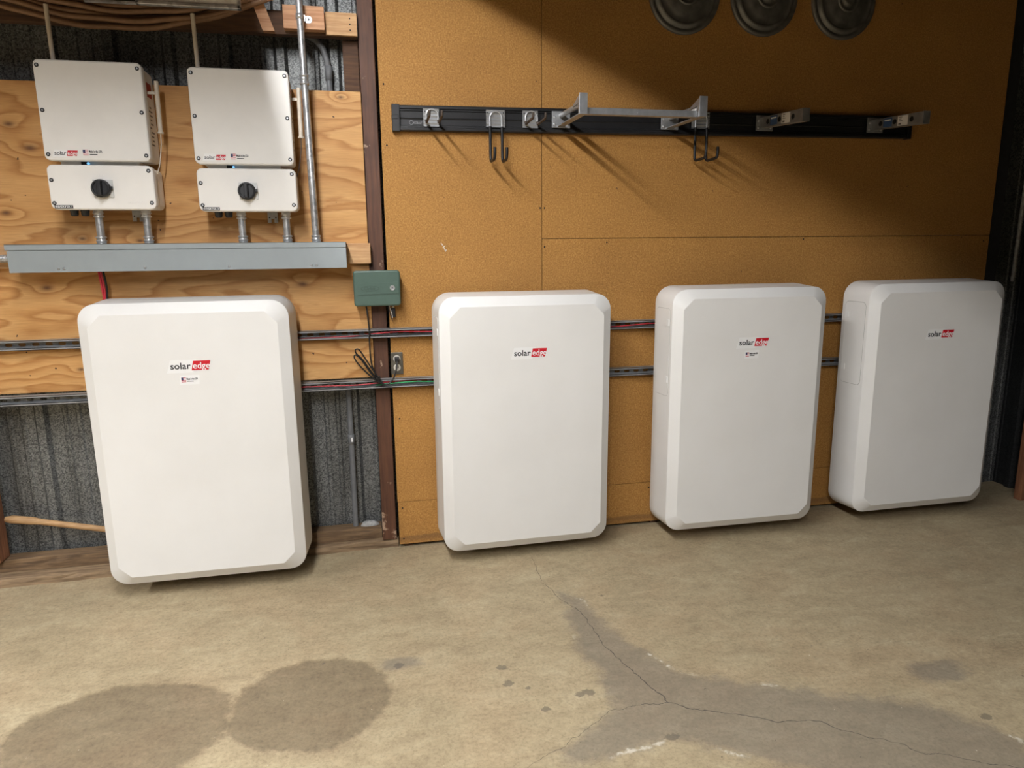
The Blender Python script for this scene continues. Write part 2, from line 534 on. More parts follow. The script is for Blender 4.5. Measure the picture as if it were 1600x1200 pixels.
def build_floor():
    xs = np.concatenate([np.linspace(-7, -2.4, 8)[:-1], np.linspace(-2.4, 3.35, 470), [3.6]])
    ys = np.concatenate([np.linspace(-6, -2.3, 6)[:-1], np.linspace(-2.3, 0.2, 205)])
    GX, GY = np.meshgrid(xs, ys)
    P = np.stack([GX.ravel(), GY.ravel()], 1)
    nx, ny = len(xs), len(ys)
    co = np.zeros((len(P), 3)); co[:, :2] = P
    i = np.arange((nx - 1) * (ny - 1)); r, c = i // (nx - 1), i % (nx - 1)
    a = r * nx + c
    quads = np.stack([a, a + 1, a + nx + 1, a + nx], 1)
    me = bpy.data.meshes.new('floor')
    me.vertices.add(len(P)); me.vertices.foreach_set('co', co.ravel())
    me.loops.add(quads.size); me.loops.foreach_set('vertex_index', quads.ravel())
    me.polygons.add(len(quads)); me.polygons.foreach_set('loop_start', np.arange(0, quads.size, 4))
    me.update(); me.validate()
    main = [(0.33, -0.24), (0.325, -0.352), (0.307, -0.509), (0.354, -0.682), (0.398, -0.783), (0.408, -0.86), (0.413, -0.956), (0.427, -1.082),
            (0.456, -1.197), (0.483, -1.302), (0.505, -1.393)]
    right = [(0.505, -1.393), (0.575, -1.444), (0.655, -1.481), (0.788, -1.554), (0.925, -1.581), (1.013, -1.669), (1.099, -1.724), (1.141, -1.774),
             (1.218, -1.806), (1.342, -1.875), (1.6, -1.98)]
    left = [(0.505, -1.393), (0.414, -1.389), (0.315, -1.392), (0.246, -1.439), (0.181, -1.483), (0.12, -1.52), (0.012, -1.567), (-0.2, -1.66)]
    # worn grey band: polygon outline
    out = [(0.36, -0.62), (0.437, -0.70), (0.48, -0.971), (0.549, -1.118), (0.611, -1.251), (0.777, -1.343), (0.966, -1.421), (1.097, -1.502),
           (1.30, -1.56), (1.45, -1.78), (1.40, -1.95), (0.95, -1.86), (0.675, -1.701), (0.453, -1.56), (0.12, -1.60), (0.10, -1.53), (0.325, -1.395), (0.338, -1.298), (0.34, -1.227),
           (0.312, -1.022), (0.35, -0.80)]
    o2 = out + [out[0]]
    ed = poly_dist(P, o2)
    inside = np.zeros(len(P), bool)
    for k in range(len(out)):
        (x1, y1), (x2, y2) = o2[k], o2[k + 1]
        cnd = ((y1 > P[:, 1]) != (y2 > P[:, 1]))
        inside ^= cnd & (P[:, 0] < (x2 - x1) * (P[:, 1] - y1) / (y2 - y1 + 1e-12) + x1)
    sd = np.where(inside, ed, -ed)
    patch = np.clip(0.5 + sd / 0.12, 0, 1)
    tri = [((1.49, -1.44), (0.10, 0.055)), ((-0.33, -0.99), (0.07, 0.035))]
    for (cx, cy), (rx, ry) in tri:
        d = np.hypot((P[:, 0] - cx) / rx, (P[:, 1] - cy) / ry)
        patch = np.maximum(patch, np.clip(1.15 - d * 0.65, 0, 0.85))
    stain = np.zeros(len(P))
    for cx, cy, rx, ry in ((-1.19, -1.16, 0.335, 0.25), (-0.625, -1.135, 0.262, 0.235)):
        d = np.hypot((P[:, 0] - cx) / rx, (P[:, 1] - cy) / ry)
        stain = np.maximum(stain, np.clip(0.5 + (1 - d) * 2.2, 0, 1))
    oil = np.zeros(len(P))
    for cx, cy, rr in ((0.017, -1.09, .020), (0.022, -1.185, .020), (0.083, -1.223, .012), (0.273, -1.288, .022), (0.114, -1.341, .016), (0.240, -1.295, .018), (0.451, -1.549, .022),
                       (-0.335, -1.0, .02), (1.439, -1.675, .02), (-0.60, -0.93, .008), (0.53, -0.677, .01), (1.16, -1.21, .008), (2.75, -0.55, .008)):
        d = np.hypot(P[:, 0] - cx, (P[:, 1] - cy) * 1.2) / rr
        oil = np.maximum(oil, np.clip(0.5 + (1 - d) * 0.7, 0, 0.9))
    for nm, arr in (('patch', patch), ('patch_edge', ed), ('stain', stain), ('oil', oil)):
        at = me.attributes.new(nm, 'FLOAT', 'POINT')
        at.data.foreach_set('value', arr.astype(np.float32))
    me.materials.append(MATS['concrete'])
    o = bpy.data.objects.new('floor', me)
    COL.objects.link(o)
    struct(o)
    rnd = random.Random(11)
    for pts, w0, w1 in ((main, 0.0016, 0.0042), (right, 0.0040, 0.0022), (left, 0.0022, 0.0010)):
        P2 = [Vector((x, y, 0)) for x, y in pts]
        for amp in (0.010, 0.006, 0.0035, 0.002):       # fractal wander
            Q = [P2[0]]
            for a, b in zip(P2, P2[1:]):
                d = b - a; nrm = Vector((-d.y, d.x, 0)).normalized()
                Q += [(a + b) / 2 + nrm * rnd.uniform(-amp, amp), b]
            P2 = Q
        vs = []; n = len(P2)
        for i, p in enumerate(P2):
            d = P2[min(i + 1, n - 1)] - P2[max(i - 1, 0)]; nrm = Vector((-d.y, d.x, 0)).normalized()
            w = (w0 + (w1 - w0) * i / n) * rnd.uniform(0.35, 1.25) / 2
            vs += [p + nrm * w, p - nrm * w]
        c = MB().add([(v.x, v.y, 0.0004) for v in vs], [(2 * i, 2 * i + 1, 2 * i + 3, 2 * i + 2) for i in range(n - 1)]).build('crack', 'crack_dirt')
        c.parent = o


build_floor()


def rib_profile(x0, x1, pitch=0.2286, h=0.019, phase=0.0):
    """ribbed sheet profile: list of (x, bulge)"""
    pts = [(x0, 0)]
    k = math.floor((x0 - phase) / pitch)
    while True:
        c = phase + k * pitch
        k += 1
        if c > x1 + pitch: break
        for dx, b in ((-0.030, 0), (-0.016, h), (0.016, h), (0.030, 0), (0.085, 0), (0.092, 0.004), (0.104, 0.004), (0.111, 0), (0.140, 0), (0.147, 0.004), (0.159, 0.004), (0.166, 0)):
            x = c + dx
            if x0 < x < x1: pts.append((x, b))
    pts.append((x1, 0))
    return pts


# back wall of ribbed galvanised sheet
prof = rib_profile(-7.0, 3.36, phase=-1.615)
mb = MB()
mb.loft([[(x, 0.150 - b, -0.0) for x, b in prof], [(x, 0.150 - b, 3.5) for x, b in prof]], False, False, False, closed=False)
mb.box(-7.0, 3.36, 0.152, 0.16, 0, 3.5)
wall_back = struct(mb.build('wall_back', 'galv_sheet'))
wall_back['label'] = 'ribbed galvanised sheet wall behind the boards'


def panel(x0, x1, z0, z1, y0=0.0, y1=0.014):
    o = MB().box(x0, x1, y0, y1, z0, z1).build('panel', 'particle', wall_back, bevel=0.0012, segs=1)
    o['label'] = 'tan particle board sheet'
    return o


panel(-0.285, 0.4440, 0.2365, 2.70)
panel(0.4462, 2.967, 0.2365, 1.489, y0=0.0006)
panel(0.4462, 2.967, 1.4912, 2.74)
panel(-0.283, 1.70, 0.017, 0.2345, y0=-0.001)
panel(1.702, 2.967, 0.017, 0.2345)
for x, z in ((0.436, 1.631), (0.457, 1.631), (0.457, 1.452), (0.768, 1.470), (1.83, 1.478), (-0.265, 2.155), (-0.262, 1.90), (-0.262, 0.205), (-0.262, 0.045), (-0.258, 0.655), (1.02, 0.205), (2.93, 1.46)):
    MB().lathe([(0.0042, -0.0012), (0.0040, -0.0018)], (x, 0, z), 'y', 8).build('nail', 'dark_hole', wall_back)
tp = MB()
for k, (x, z, a, l) in enumerate(((-0.030, 1.467, 2.2, .020), (-0.022, 1.458, 0.6, .016), (-0.020, 1.447, 1.9, .022), (-0.014, 1.440, 1.2, .012))):
    dx, dz = l / 2 * math.cos(a), l / 2 * math.sin(a)
    tp.tube([(x - dx, -0.002, z - dz), (x, -0.005, z), (x + dx, -0.001, z + dz)], [0.001, 0.003, 0.001], 5)
tp.build('torn_fibres', 'antenna_beige', wall_back)
# the framing that carries the boards (behind them)
fr = MB()
for x in (-0.26, 0.40, 1.04, 1.66, 2.28, 2.90):
    fr.box(x, x + 0.04, 0.0145, 0.128, 0.0, 3.45)
struct(fr.build('trim_1', 'dark_timber'))

# right wall, left wall, wall behind the camera, ceiling
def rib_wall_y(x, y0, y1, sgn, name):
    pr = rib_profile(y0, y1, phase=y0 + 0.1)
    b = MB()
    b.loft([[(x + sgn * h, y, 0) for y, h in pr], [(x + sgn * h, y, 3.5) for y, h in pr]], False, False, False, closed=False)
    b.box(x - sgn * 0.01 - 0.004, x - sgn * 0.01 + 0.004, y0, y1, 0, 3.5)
    return struct(b.build(name, 'shaded_sheet'))


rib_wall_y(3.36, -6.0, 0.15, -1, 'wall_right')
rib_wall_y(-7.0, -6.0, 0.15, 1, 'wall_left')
b = MB()
for k in range(6):
    b.box(-7.0, 3.36, -6.0, -5.96, 0.0 + k * 0.583, 0.575 + k * 0.583)
struct(b.build('wall_front', 'ceiling_wood', bevel=0.006))
b = MB().box(-7.0, 3.36, -6.0, 0.16, 3.5, 3.53)
ceiling = struct(b.build('ceiling', 'ceiling_wood'))
for x in (-6.6, -5.9, -4.6, -3.4, -2.2, -0.50, 0.5, 1.7, 2.9):
    zb = 2.826 if abs(x + 0.50) < 0.01 else 3.28  # one unseen joist dropped lower to shade the upper right board
    j = MB().box(x, x + 0.045, -5.95, 0.12, zb, 3.5).build('joist', 'dark_timber', ceiling)

# posts and studs
p = MB().box(-0.3635, -0.2965, 0.0135, 0.100, 0.041, 3.45).build('timber_post', 'post_brown', bevel=0.003)
tag(p, 'dark red-brown painted timber post between plywood and particle board', 'post')
p = MB().box(-0.432, -0.366, 0.045, 0.12, 2.02, 2.336).build('timber_block', 'dark_timber', bevel=0.002)
tag(p, 'short dark timber packer behind the plywood, left of the brown post', 'timber')
p = MB().box(-2.10, -2.030, 0.0135, 0.10, 0.0985, 3.45).build('timber_stud', 'stud_brown', bevel=0.003)
tag(p, 'brown wall stud at the left edge, above the old floor timbers', 'post')
p = MB().box(2.985, 3.06, 0.02, 0.11, 0.0, 3.45).build('timber_post', 'shade_and_panel_black', bevel=0.003)  # black post stands in for the unlit gap past the board
tag(p, 'corner post made black for the shaded gap right of the particle board', 'post')
p = MB().box(3.215, 3.325, -0.172, -0.125, 0.0, 3.45).build('timber_stud', 'stud_brown', bevel=0.003)
tag(p, 'reddish brown stud of the right wall behind the last battery', 'post')


def rough_beam(name, x0, x1, yl, yr, depth, z0, z1, label, seed, mat='old_timber'):
    """weathered floor timber with an uneven edge"""
    rnd = random.Random(seed); n = 34; rings = []
    for i in range(n + 1):
        t = i / n; x = x0 + (x1 - x0) * t; yf = yl + (yr - yl) * t
        a, c, d = (rnd.uniform(-1, 1) * 0.004 for _ in range(3))
        rings.append([(x, yf + a * .6, z0), (x, yf + a, z0 + (z1 - z0) * 0.45), (x, yf + 0.004 + c, z1 - 0.004 + d * .7), (x, yf + 0.014, z1 + d * .7), (x, yf + depth, z1), (x, yf + depth, z0)])
    o = MB().loft(rings).build(name, mat, loc=((x0 + x1) / 2, yl, z0))
    return tag(o, label, 'timber')


rough_beam('sill_timber', -2.6, -0.2875, -0.046, 0.016, 0.10, 0.0, 0.037, 'weathered brown timber lying on the concrete along the wall foot', 3)
rough_beam('sole_plate', -2.6, -0.366, 0.045, 0.052, 0.075, 0.039, 0.097, 'weathered upper wall plate set back on the floor timber', 5, 'plate_timber')

# plywood back board
o = MB().box(-2.55, -0.3645, 0.0, 0.0125, 0.862, 2.120).build('plywood_board', 'plywood', bevel=0.001, segs=1)
tag(o, 'orange pine plywood board with knots carrying the two inverters', 'board')

# ================================================================== HOME BATTERIES
BW, BH, BDEP, BCH, BIN, BDR = 0.790, 1.179, 0.215, 0.031, 0.0417, 0.0118
NA = 9


def rr_ring(hw, z0, z1, r, y):
    """rounded rectangle ring, counter-clockwise seen from -y"""
    pts = []
    for cx, cz, a0 in ((hw - r, z1 - r, 0), (-hw + r, z1 - r, 90), (-hw + r, z0 + r, 180), (hw - r, z0 + r, 270)):
        for k in range(NA):
            a = math.radians(a0 + 90 * k / (NA - 1))
            pts.append((cx + r * math.cos(a), y, cz + r * math.sin(a)))
    return pts


def cut_ring(hw, z0, z1, c, y):
    pts = []
    for p0, p1 in (((hw, z1 - c), (hw - c, z1)), ((-hw + c, z1), (-hw, z1 - c)), ((-hw, z0 + c), (-hw + c, z0)), ((hw - c, z0), (hw, z0 + c))):
        for k in range(NA):
            t = k / (NA - 1)
            pts.append((p0[0] + (p1[0] - p0[0]) * t, y, p0[1] + (p1[1] - p0[1]) * t))
    return pts


def logo_parts(parent, x, z, w, y, sticker=True):
    """the maker's mark: dark first half, white second half on a slanted red block"""
    h = w * 0.235
    sl = h * 0.22
    if sticker:
        e = 0.05 * w
        MB().prism([(x - e - sl, z - .32 * h), (x + w * 0.55, z - .32 * h), (x + w * 0.55 + sl * 2, z + 1.15 * h), (x - e + sl, z + 1.15 * h)], y - 0.0004, y + 0.0002).build('logo_sticker', 'sticker_white', parent)
    mb = MB(); put_text(mb, 'solar', x, y - 0.0005, z + 0.12 * h, h * 1.04, width=w * 0.50, bold=w * 0.0030)
    mb.build('logo_lettering', 'logo_dark', parent)
    x1 = x + w * 0.515
    MB().prism([(x1, z - 0.06 * h), (x + w - sl * 1.2, z - 0.06 * h), (x + w, z + 1.0 * h), (x1 + sl * 1.0, z + 1.0 * h)], y - 0.0009, y - 0.0002).build('logo_block', 'logo_red', parent)
    mb = MB(); put_text(mb, 'edge', x1 + sl * 0.8, y - 0.0010, z + 0.12 * h, h * 1.04, width=w * 0.425, bold=w * 0.0022)
    mb.build('logo_lettering', 'sticker_white', parent)


def usa_parts(parent, x, z, w, y, white=True):
    h = w * 0.36
    if white:
        MB().prism([(x - .12 * w, z - .45 * h), (x + 1.06 * w, z - .45 * h), (x + 1.12 * w, z + 1.25 * h), (x - .08 * w, z + 1.25 * h)], y - 0.0004, y + 0.0002).build('origin_sticker', 'sticker_white', parent)
    f = MB(); fw_, fh = w * 0.28, h * 0.86
    for k in range(7):
        f.mat(0 if k % 2 == 0 else 1); f.box(x, x + fw_, y - 0.0008, y - 0.0003, z + fh * k / 7, z + fh * (k + 1) / 7)
    f.mat(2); f.box(x, x + fw_ * .45, y - 0.0011, y - 0.0004, z + fh * 3 / 7, z + fh)
    f.build('flag', ['flag_red', 'sticker_white', 'flag_blue'], parent)
    mb = MB(); put_text(mb, 'Made in the USA', x + w * 0.32, y - 0.0005, z + h * 0.42, h * 0.52, width=w * 0.68, bold=w * 0.003)
    mb.box(x + w * .34, x + w * .74, y - 0.0008, y - 0.0004, z + h * .08, z + h * .20)
    mb.build('origin_lettering', 'logo_dark', parent)


def battery(label, x, zb, yf, rz, roll, made, flip):
    t = thing('home_battery', label, 'battery', (x, yf, zb), 'white home batteries along the wall', rz, local=True)
    t.rotation_euler = (0, roll, rz)
    hw = BW / 2
    rad = 0.070
    # front cover: flat face, slanted border, rounded outer edge
    b = MB()
    ri = cut_ring(hw - BIN, BIN, BH - BIN, 0.048, 0.0)
    rm = cut_ring(hw - BIN - 0.0015, BIN + 0.0015, BH - BIN - 0.0015, 0.048, -0.0004)
    ro = rr_ring(hw, 0, BH, rad, BCH)
    ro2 = rr_ring(hw + 0.0012, -0.0012, BH + 0.0012, rad, BCH + 0.0035)
    b.loft([rm, ri], True, False, False)
    n = len(ri)
    b.add(ri + ro, [(i, (i + 1) % n, n + (i + 1) % n, n + i) for i in range(n)], True)
    b.loft([ro, ro2], False, True, True)
    cover = b.build('front_cover', 'shell', t)
    cover.data.set_sharp_from_angle(angle=math.radians(22))
    # casing behind it, a little wider towards the wall
    b = MB(); rings = []
    for y in (BCH + 0.0036, 0.09, 0.15, BDEP - 0.012, BDEP - 0.004, BDEP):
        g = BDR * (y - BCH) / (BDEP - BCH)
        if y > BDEP - 0.01: g -= 0.003 if y == BDEP - 0.004 else 0.009
        rings.append(rr_ring(hw + 0.001 + g, -g, BH + g, rad + g, y))
    b.loft(rings, True, True, True)
    cs = b.build('casing', 'shell', t)
    cs.data.set_sharp_from_angle(angle=math.radians(35))
    # access cover on the left side
    def side(y, z, out):
        g = BDR * (y - BCH) / (BDEP - BCH)
        return (-(hw + 0.001 + g) - out, y, z)

    def side_plate(y0, y1, z0, z1, r, out0, out1):
        ring = []
        for cy, cz, a0 in ((y1 - r, z1 - r, 0), (y0 + r, z1 - r, 90), (y0 + r, z0 + r, 180), (y1 - r, z0 + r, 270)):
            for k in range(6):
                a = math.radians(a0 + 18 * k); ring.append((cy + r * math.cos(a), cz + r * math.sin(a)))
        return MB().loft([[side(y, z, out0) for y, z in ring], [side(y, z, out1) for y, z in ring]], True, True)
    y0, y1 = 0.050, 0.186
    pnl = side_plate(y0, y1, BH - 0.505, BH - 0.090, 0.022, -0.004, 0.0018).build('access_cover', 'shell', t)
    side_plate(y0 - 0.0022, y1 + 0.0022, BH - 0.5072, BH - 0.0878, 0.024, -0.004, 0.0005).build('groove_line', 'groove_line', pnl)  # grey rim colours in the shaded groove round the cover
    yl = (y0 + 0.018) if not flip else (y1 - 0.016)
    for zz in (BH - 0.155, BH - 0.425):
        lb = side_plate(yl - 0.012, yl + 0.012, zz - 0.016, zz + 0.016, 0.004, 0.0, 0.0045).build('latch', 'white_plastic', pnl)
    # wall bracket hooked on the strut channels
    gap = -0.0425 - abs(rz) * 0.27 - (yf + BDEP)
    if gap > 0.002:
        for sx in (-0.25, 0.21):
            MB().box(sx, sx + 0.04, BDEP - 0.002, BDEP + gap, 0.735, 1.035).build('wall_bracket', 'zinc', t)
    logo_parts(t, -0.068, 0.910, 0.152, -0.0004)
    if made:
        usa_parts(t, -0.032, 0.860, 0.062, -0.0004)
    return t


battery('white wall battery under the grey wire trough, leftmost of the four', -1.0948, 0.071, -0.30, -0.007, -0.002, True, False)
battery('white wall battery beside the power outlet, with logo sticker but no flag sticker', 0.3117, 0.061, -0.267, 0.0180, 0.0039, False, False)
battery('white wall battery with logo and small flag sticker, third from the left', 1.3941, 0.072, -0.30, -0.010, 0.0004, True, False)
battery('dimly lit white wall battery in the dark corner, rightmost of the four', 2.4306, 0.076, -0.30, 0.0018, -0.0015, False, True)


# ================================================================== STRUT CHANNELS
def strut(x0, x1, zc, label, z1=None):
    z1 = zc if z1 is None else z1
    L = x1 - x0
    t = thing('strut_channel', label, 'strut', (x0, 0, zc), 'strut channels across the wall')
    hh, tk, d = 0.0205, 0.0026, 0.041
    b = MB()
    yb = -0.0015
    b.box(x0, x1, -d, yb, zc + hh - tk, zc + hh)                    # flanges
    b.box(x0, x1, -d, yb, zc - hh, zc - hh + tk)
    for s in (1, -1):                                               # lips turned inwards
        za, zb = sorted((zc + s * hh, zc + s * (hh - 0.0095)))
        b.box(x0, x1, -d, -d + tk, za, zb)
        za, zb = sorted((zc + s * (hh - 0.0095), zc + s * (hh - 0.0095 + tk)))
        b.box(x0, x1, -d, -d + 0.009, za, zb)
    b.build('channel', 'strut_metal', t)
    # slotted web
    w = MB(); sw, sh, pitch = 0.0285, 0.0145, 0.0508
    w.box(x0, x1, yb - tk, yb, zc + sh / 2, zc + hh); w.box(x0, x1, yb - tk, yb, zc - hh, zc - sh / 2)
    n = int(L / pitch); xs = x0; r = sh / 2
    for k in range(n + 1):
        c = x0 + 0.03 + k * pitch
        xe = min(c - sw / 2 + r, x1)
        if xe > xs: w.box(xs, xe - r, yb - tk, yb, zc - sh / 2, zc + sh / 2)
        xs = c + sw / 2
        if c + sw / 2 > x1: xs = x1; break
        for sx in (-1, 1):          # rounded slot ends: corner fillets
            cx = c + sx * (sw / 2 - r)
            for sz in (-1, 1):
                arc = [(cx + sx * r * math.cos(a), zc + sz * r * math.sin(a)) for a in [k2 * PI / 8 for k2 in range(5)]]
                w.prism([(cx + sx * r, zc + sz * r)] + arc, yb - tk, yb)
    if xs < x1: w.box(xs, x1, yb - tk, yb, zc - sh / 2, zc + sh / 2)
    w.build('slotted_web', 'strut_metal', t)
    return t


s1 = strut(-2.45, 2.93, 1.0705, 'upper slotted steel strut channel running behind all four batteries')
s2 = strut(-2.45, 2.93, 0.8355, 'lower slotted steel strut channel just below the plywood edge')
for x in (-0.345, -0.302):
    b = MB(); b.lathe([(0.0115, -0.008), (0.0115, -0.0125), (0.0065, -0.0127), (0.0065, -0.020)], (x, 0, 1.0705), 'y', 12)
    b.build('bolt', 'zinc', s1)


def wire(name, pts, r, mat, label, cat='wire', group=None):
    # smooth path through points
    P = [Vector(p) for p in pts]; out = []
    for i in range(len(P) - 1):
        p0, p1, p2, p3 = P[max(i - 1, 0)], P[i], P[i + 1], P[min(i + 2, len(P) - 1)]
        for k in range(8):
            t = k / 8
            out.append(0.5 * ((2 * p1) + (p2 - p0) * t + (2 * p0 - 5 * p1 + 4 * p2 - p3) * t * t + (3 * p1 - p0 - 3 * p2 + p3) * t ** 3))
    out.append(P[-1])
    o = MB().tube(out, r, 8).build(name, mat)
    return tag(o, label, cat, group)


yw = -0.030
wire('red_wire', [(-0.80, yw, 1.058), (-0.55, yw, 1.0585), (-0.40, yw, 1.066), (-0.25, yw, 1.0755), (-0.10, yw, 1.071), (0.2, yw, 1.068)], 0.0034, 'wire_red', 'red cable in the upper strut channel between the first two batteries')
wire('black_wire', [(-0.80, yw - .002, 1.064), (-0.5, yw, 1.066), (-0.25, yw - .003, 1.0645), (-0.05, yw, 1.061), (0.2, yw, 1.06)], 0.0034, 'wire_black', 'black cable beside the red one in the upper strut channel')
wire('red_wire', [(-0.80, yw, 0.836), (-0.60, yw, 0.8365), (-0.45, yw - .002, 0.834), (-0.32, yw - .004, 0.842), (-0.15, yw, 0.846), (0.2, yw, 0.842)], 0.0030, 'wire_red', 'red cable in the lower strut channel left of the outlet')
wire('green_wire', [(-0.36, yw + .004, 0.8275), (-0.30, yw - .006, 0.834), (-0.18, yw - .004, 0.838), (-0.08, yw, 0.833), (0.2, yw, 0.832)], 0.0032, 'wire_green', 'green earth wire in the lower strut channel beside the second battery')
wire('red_wire', [(0.55, yw, 1.063), (0.80, yw, 1.064), (0.92, yw, 1.070), (1.02, yw, 1.074), (1.3, yw, 1.07)], 0.0034, 'wire_red', 'red cable in the strut between the second and third battery')
for k, (dx, mat, nm) in enumerate(((0.0, 'wire_red', 'red'), (0.0085, 'wire_red', 'red'), (0.018, 'wire_black', 'black'))):
    lab = ['outer left red cable dropping from the wire trough behind the first battery', 'inner red cable dropping from the wire trough beside the black one', 'black cable dropping from the wire trough behind the first battery'][k]
    x = -1.464 + dx
    wire(nm + '_wire', [(x - 0.004, -0.062, 1.40), (x, -0.060, 1.36), (x + 0.004, -0.058, 1.30), (x + 0.006 - dx * .35, -0.056, 1.24), (x + 0.008 - dx * .35, -0.055, 1.10)], 0.0042, mat, lab)

# ================================================================== WIRE TROUGH
o = MB().box(-2.4, -0.3555, -0.0385, -0.0008, 1.388, 1.477).build('timber_batten', 'pine', bevel=0.002)
tag(o, 'pale pine batten on the plywood behind the grey wire trough', 'timber')
t = thing('wire_trough', 'long grey steel wire trough under the two inverters', 'cable trough', (-1.106, -0.09, 1.374))
b = MB().box(-1.752, -0.464, -0.1385, -0.0395, 1.375, 1.4795)
b.build('trough', 'trough_grey', t, bevel=0.001)
b = MB()
b.box(-1.757, -0.459, -0.1425, -0.139, 1.372, 1.4575)
b.build('front_lid', 'trough_grey', t, bevel=0.001)
b = MB(); b.box(-1.762, -0.459, -0.1450, -0.1388, 1.4595, 1.4825); b.box(-1.762, -0.459, -0.1450, -0.040, 1.4797, 1.4825)
b.build('top_flange', 'trough_grey', t, bevel=0.0008)
for x in (-1.580, -1.560, -1.262, -0.938, -0.607, -0.585):
    MB().lathe([(0.0052, -0.1423), (0.0052, -0.1445), (0.003, -0.146)], (x, 0, 1.386), 'y', 10).build('screw', 'zinc', t)
# flexible conduit entering the left end
prof = []
for k in range(70):
    prof += [(0.0135, k * 0.006), (0.0165, k * 0.006 + 0.002), (0.0165, k * 0.006 + 0.004), (0.0135, k * 0.006 + 0.0055)]
o = MB().lathe([(r, -2.18 + h) for r, h in prof], (0, -0.085, 1.428), 'x', 14).build('flexible_conduit', 'galv')
tag(o, 'ribbed flexible metal conduit entering the left end of the wire trough', 'conduit')


# ================================================================== INVERTERS
def rr_xz(x0, x1, z0, z1, r, n=6):
    out = []
    for cx, cz, a0 in ((x1 - r, z1 - r, 0), (x0 + r, z1 - r, 90), (x0 + r, z0 + r, 180), (x1 - r, z0 + r, 270)):
        for k in range(n):
            a = math.radians(a0 + 90 * k / (n - 1)); out.append((cx + r * math.cos(a), cz + r * math.sin(a)))
    return out


def slab(x0, x1, z0, z1, y0, y1, r, edge=0.0, back_in=0.0):
    """rounded slab facing -y with a softened front edge"""
    rings = []
    for y, i in ((y0, edge), (y0 + edge * .3, edge * .3), (y0 + edge, 0), (y1, back_in)):
        rings.append([(x, y, z) for x, z in rr_xz(x0 + i, x1 - i, z0 + i, z1 - i, max(r - i, 0.002))])
    return MB().loft(rings, True, True, True)


def sharp(o, a=35):
    o.data.set_sharp_from_angle(angle=math.radians(a))
    return o


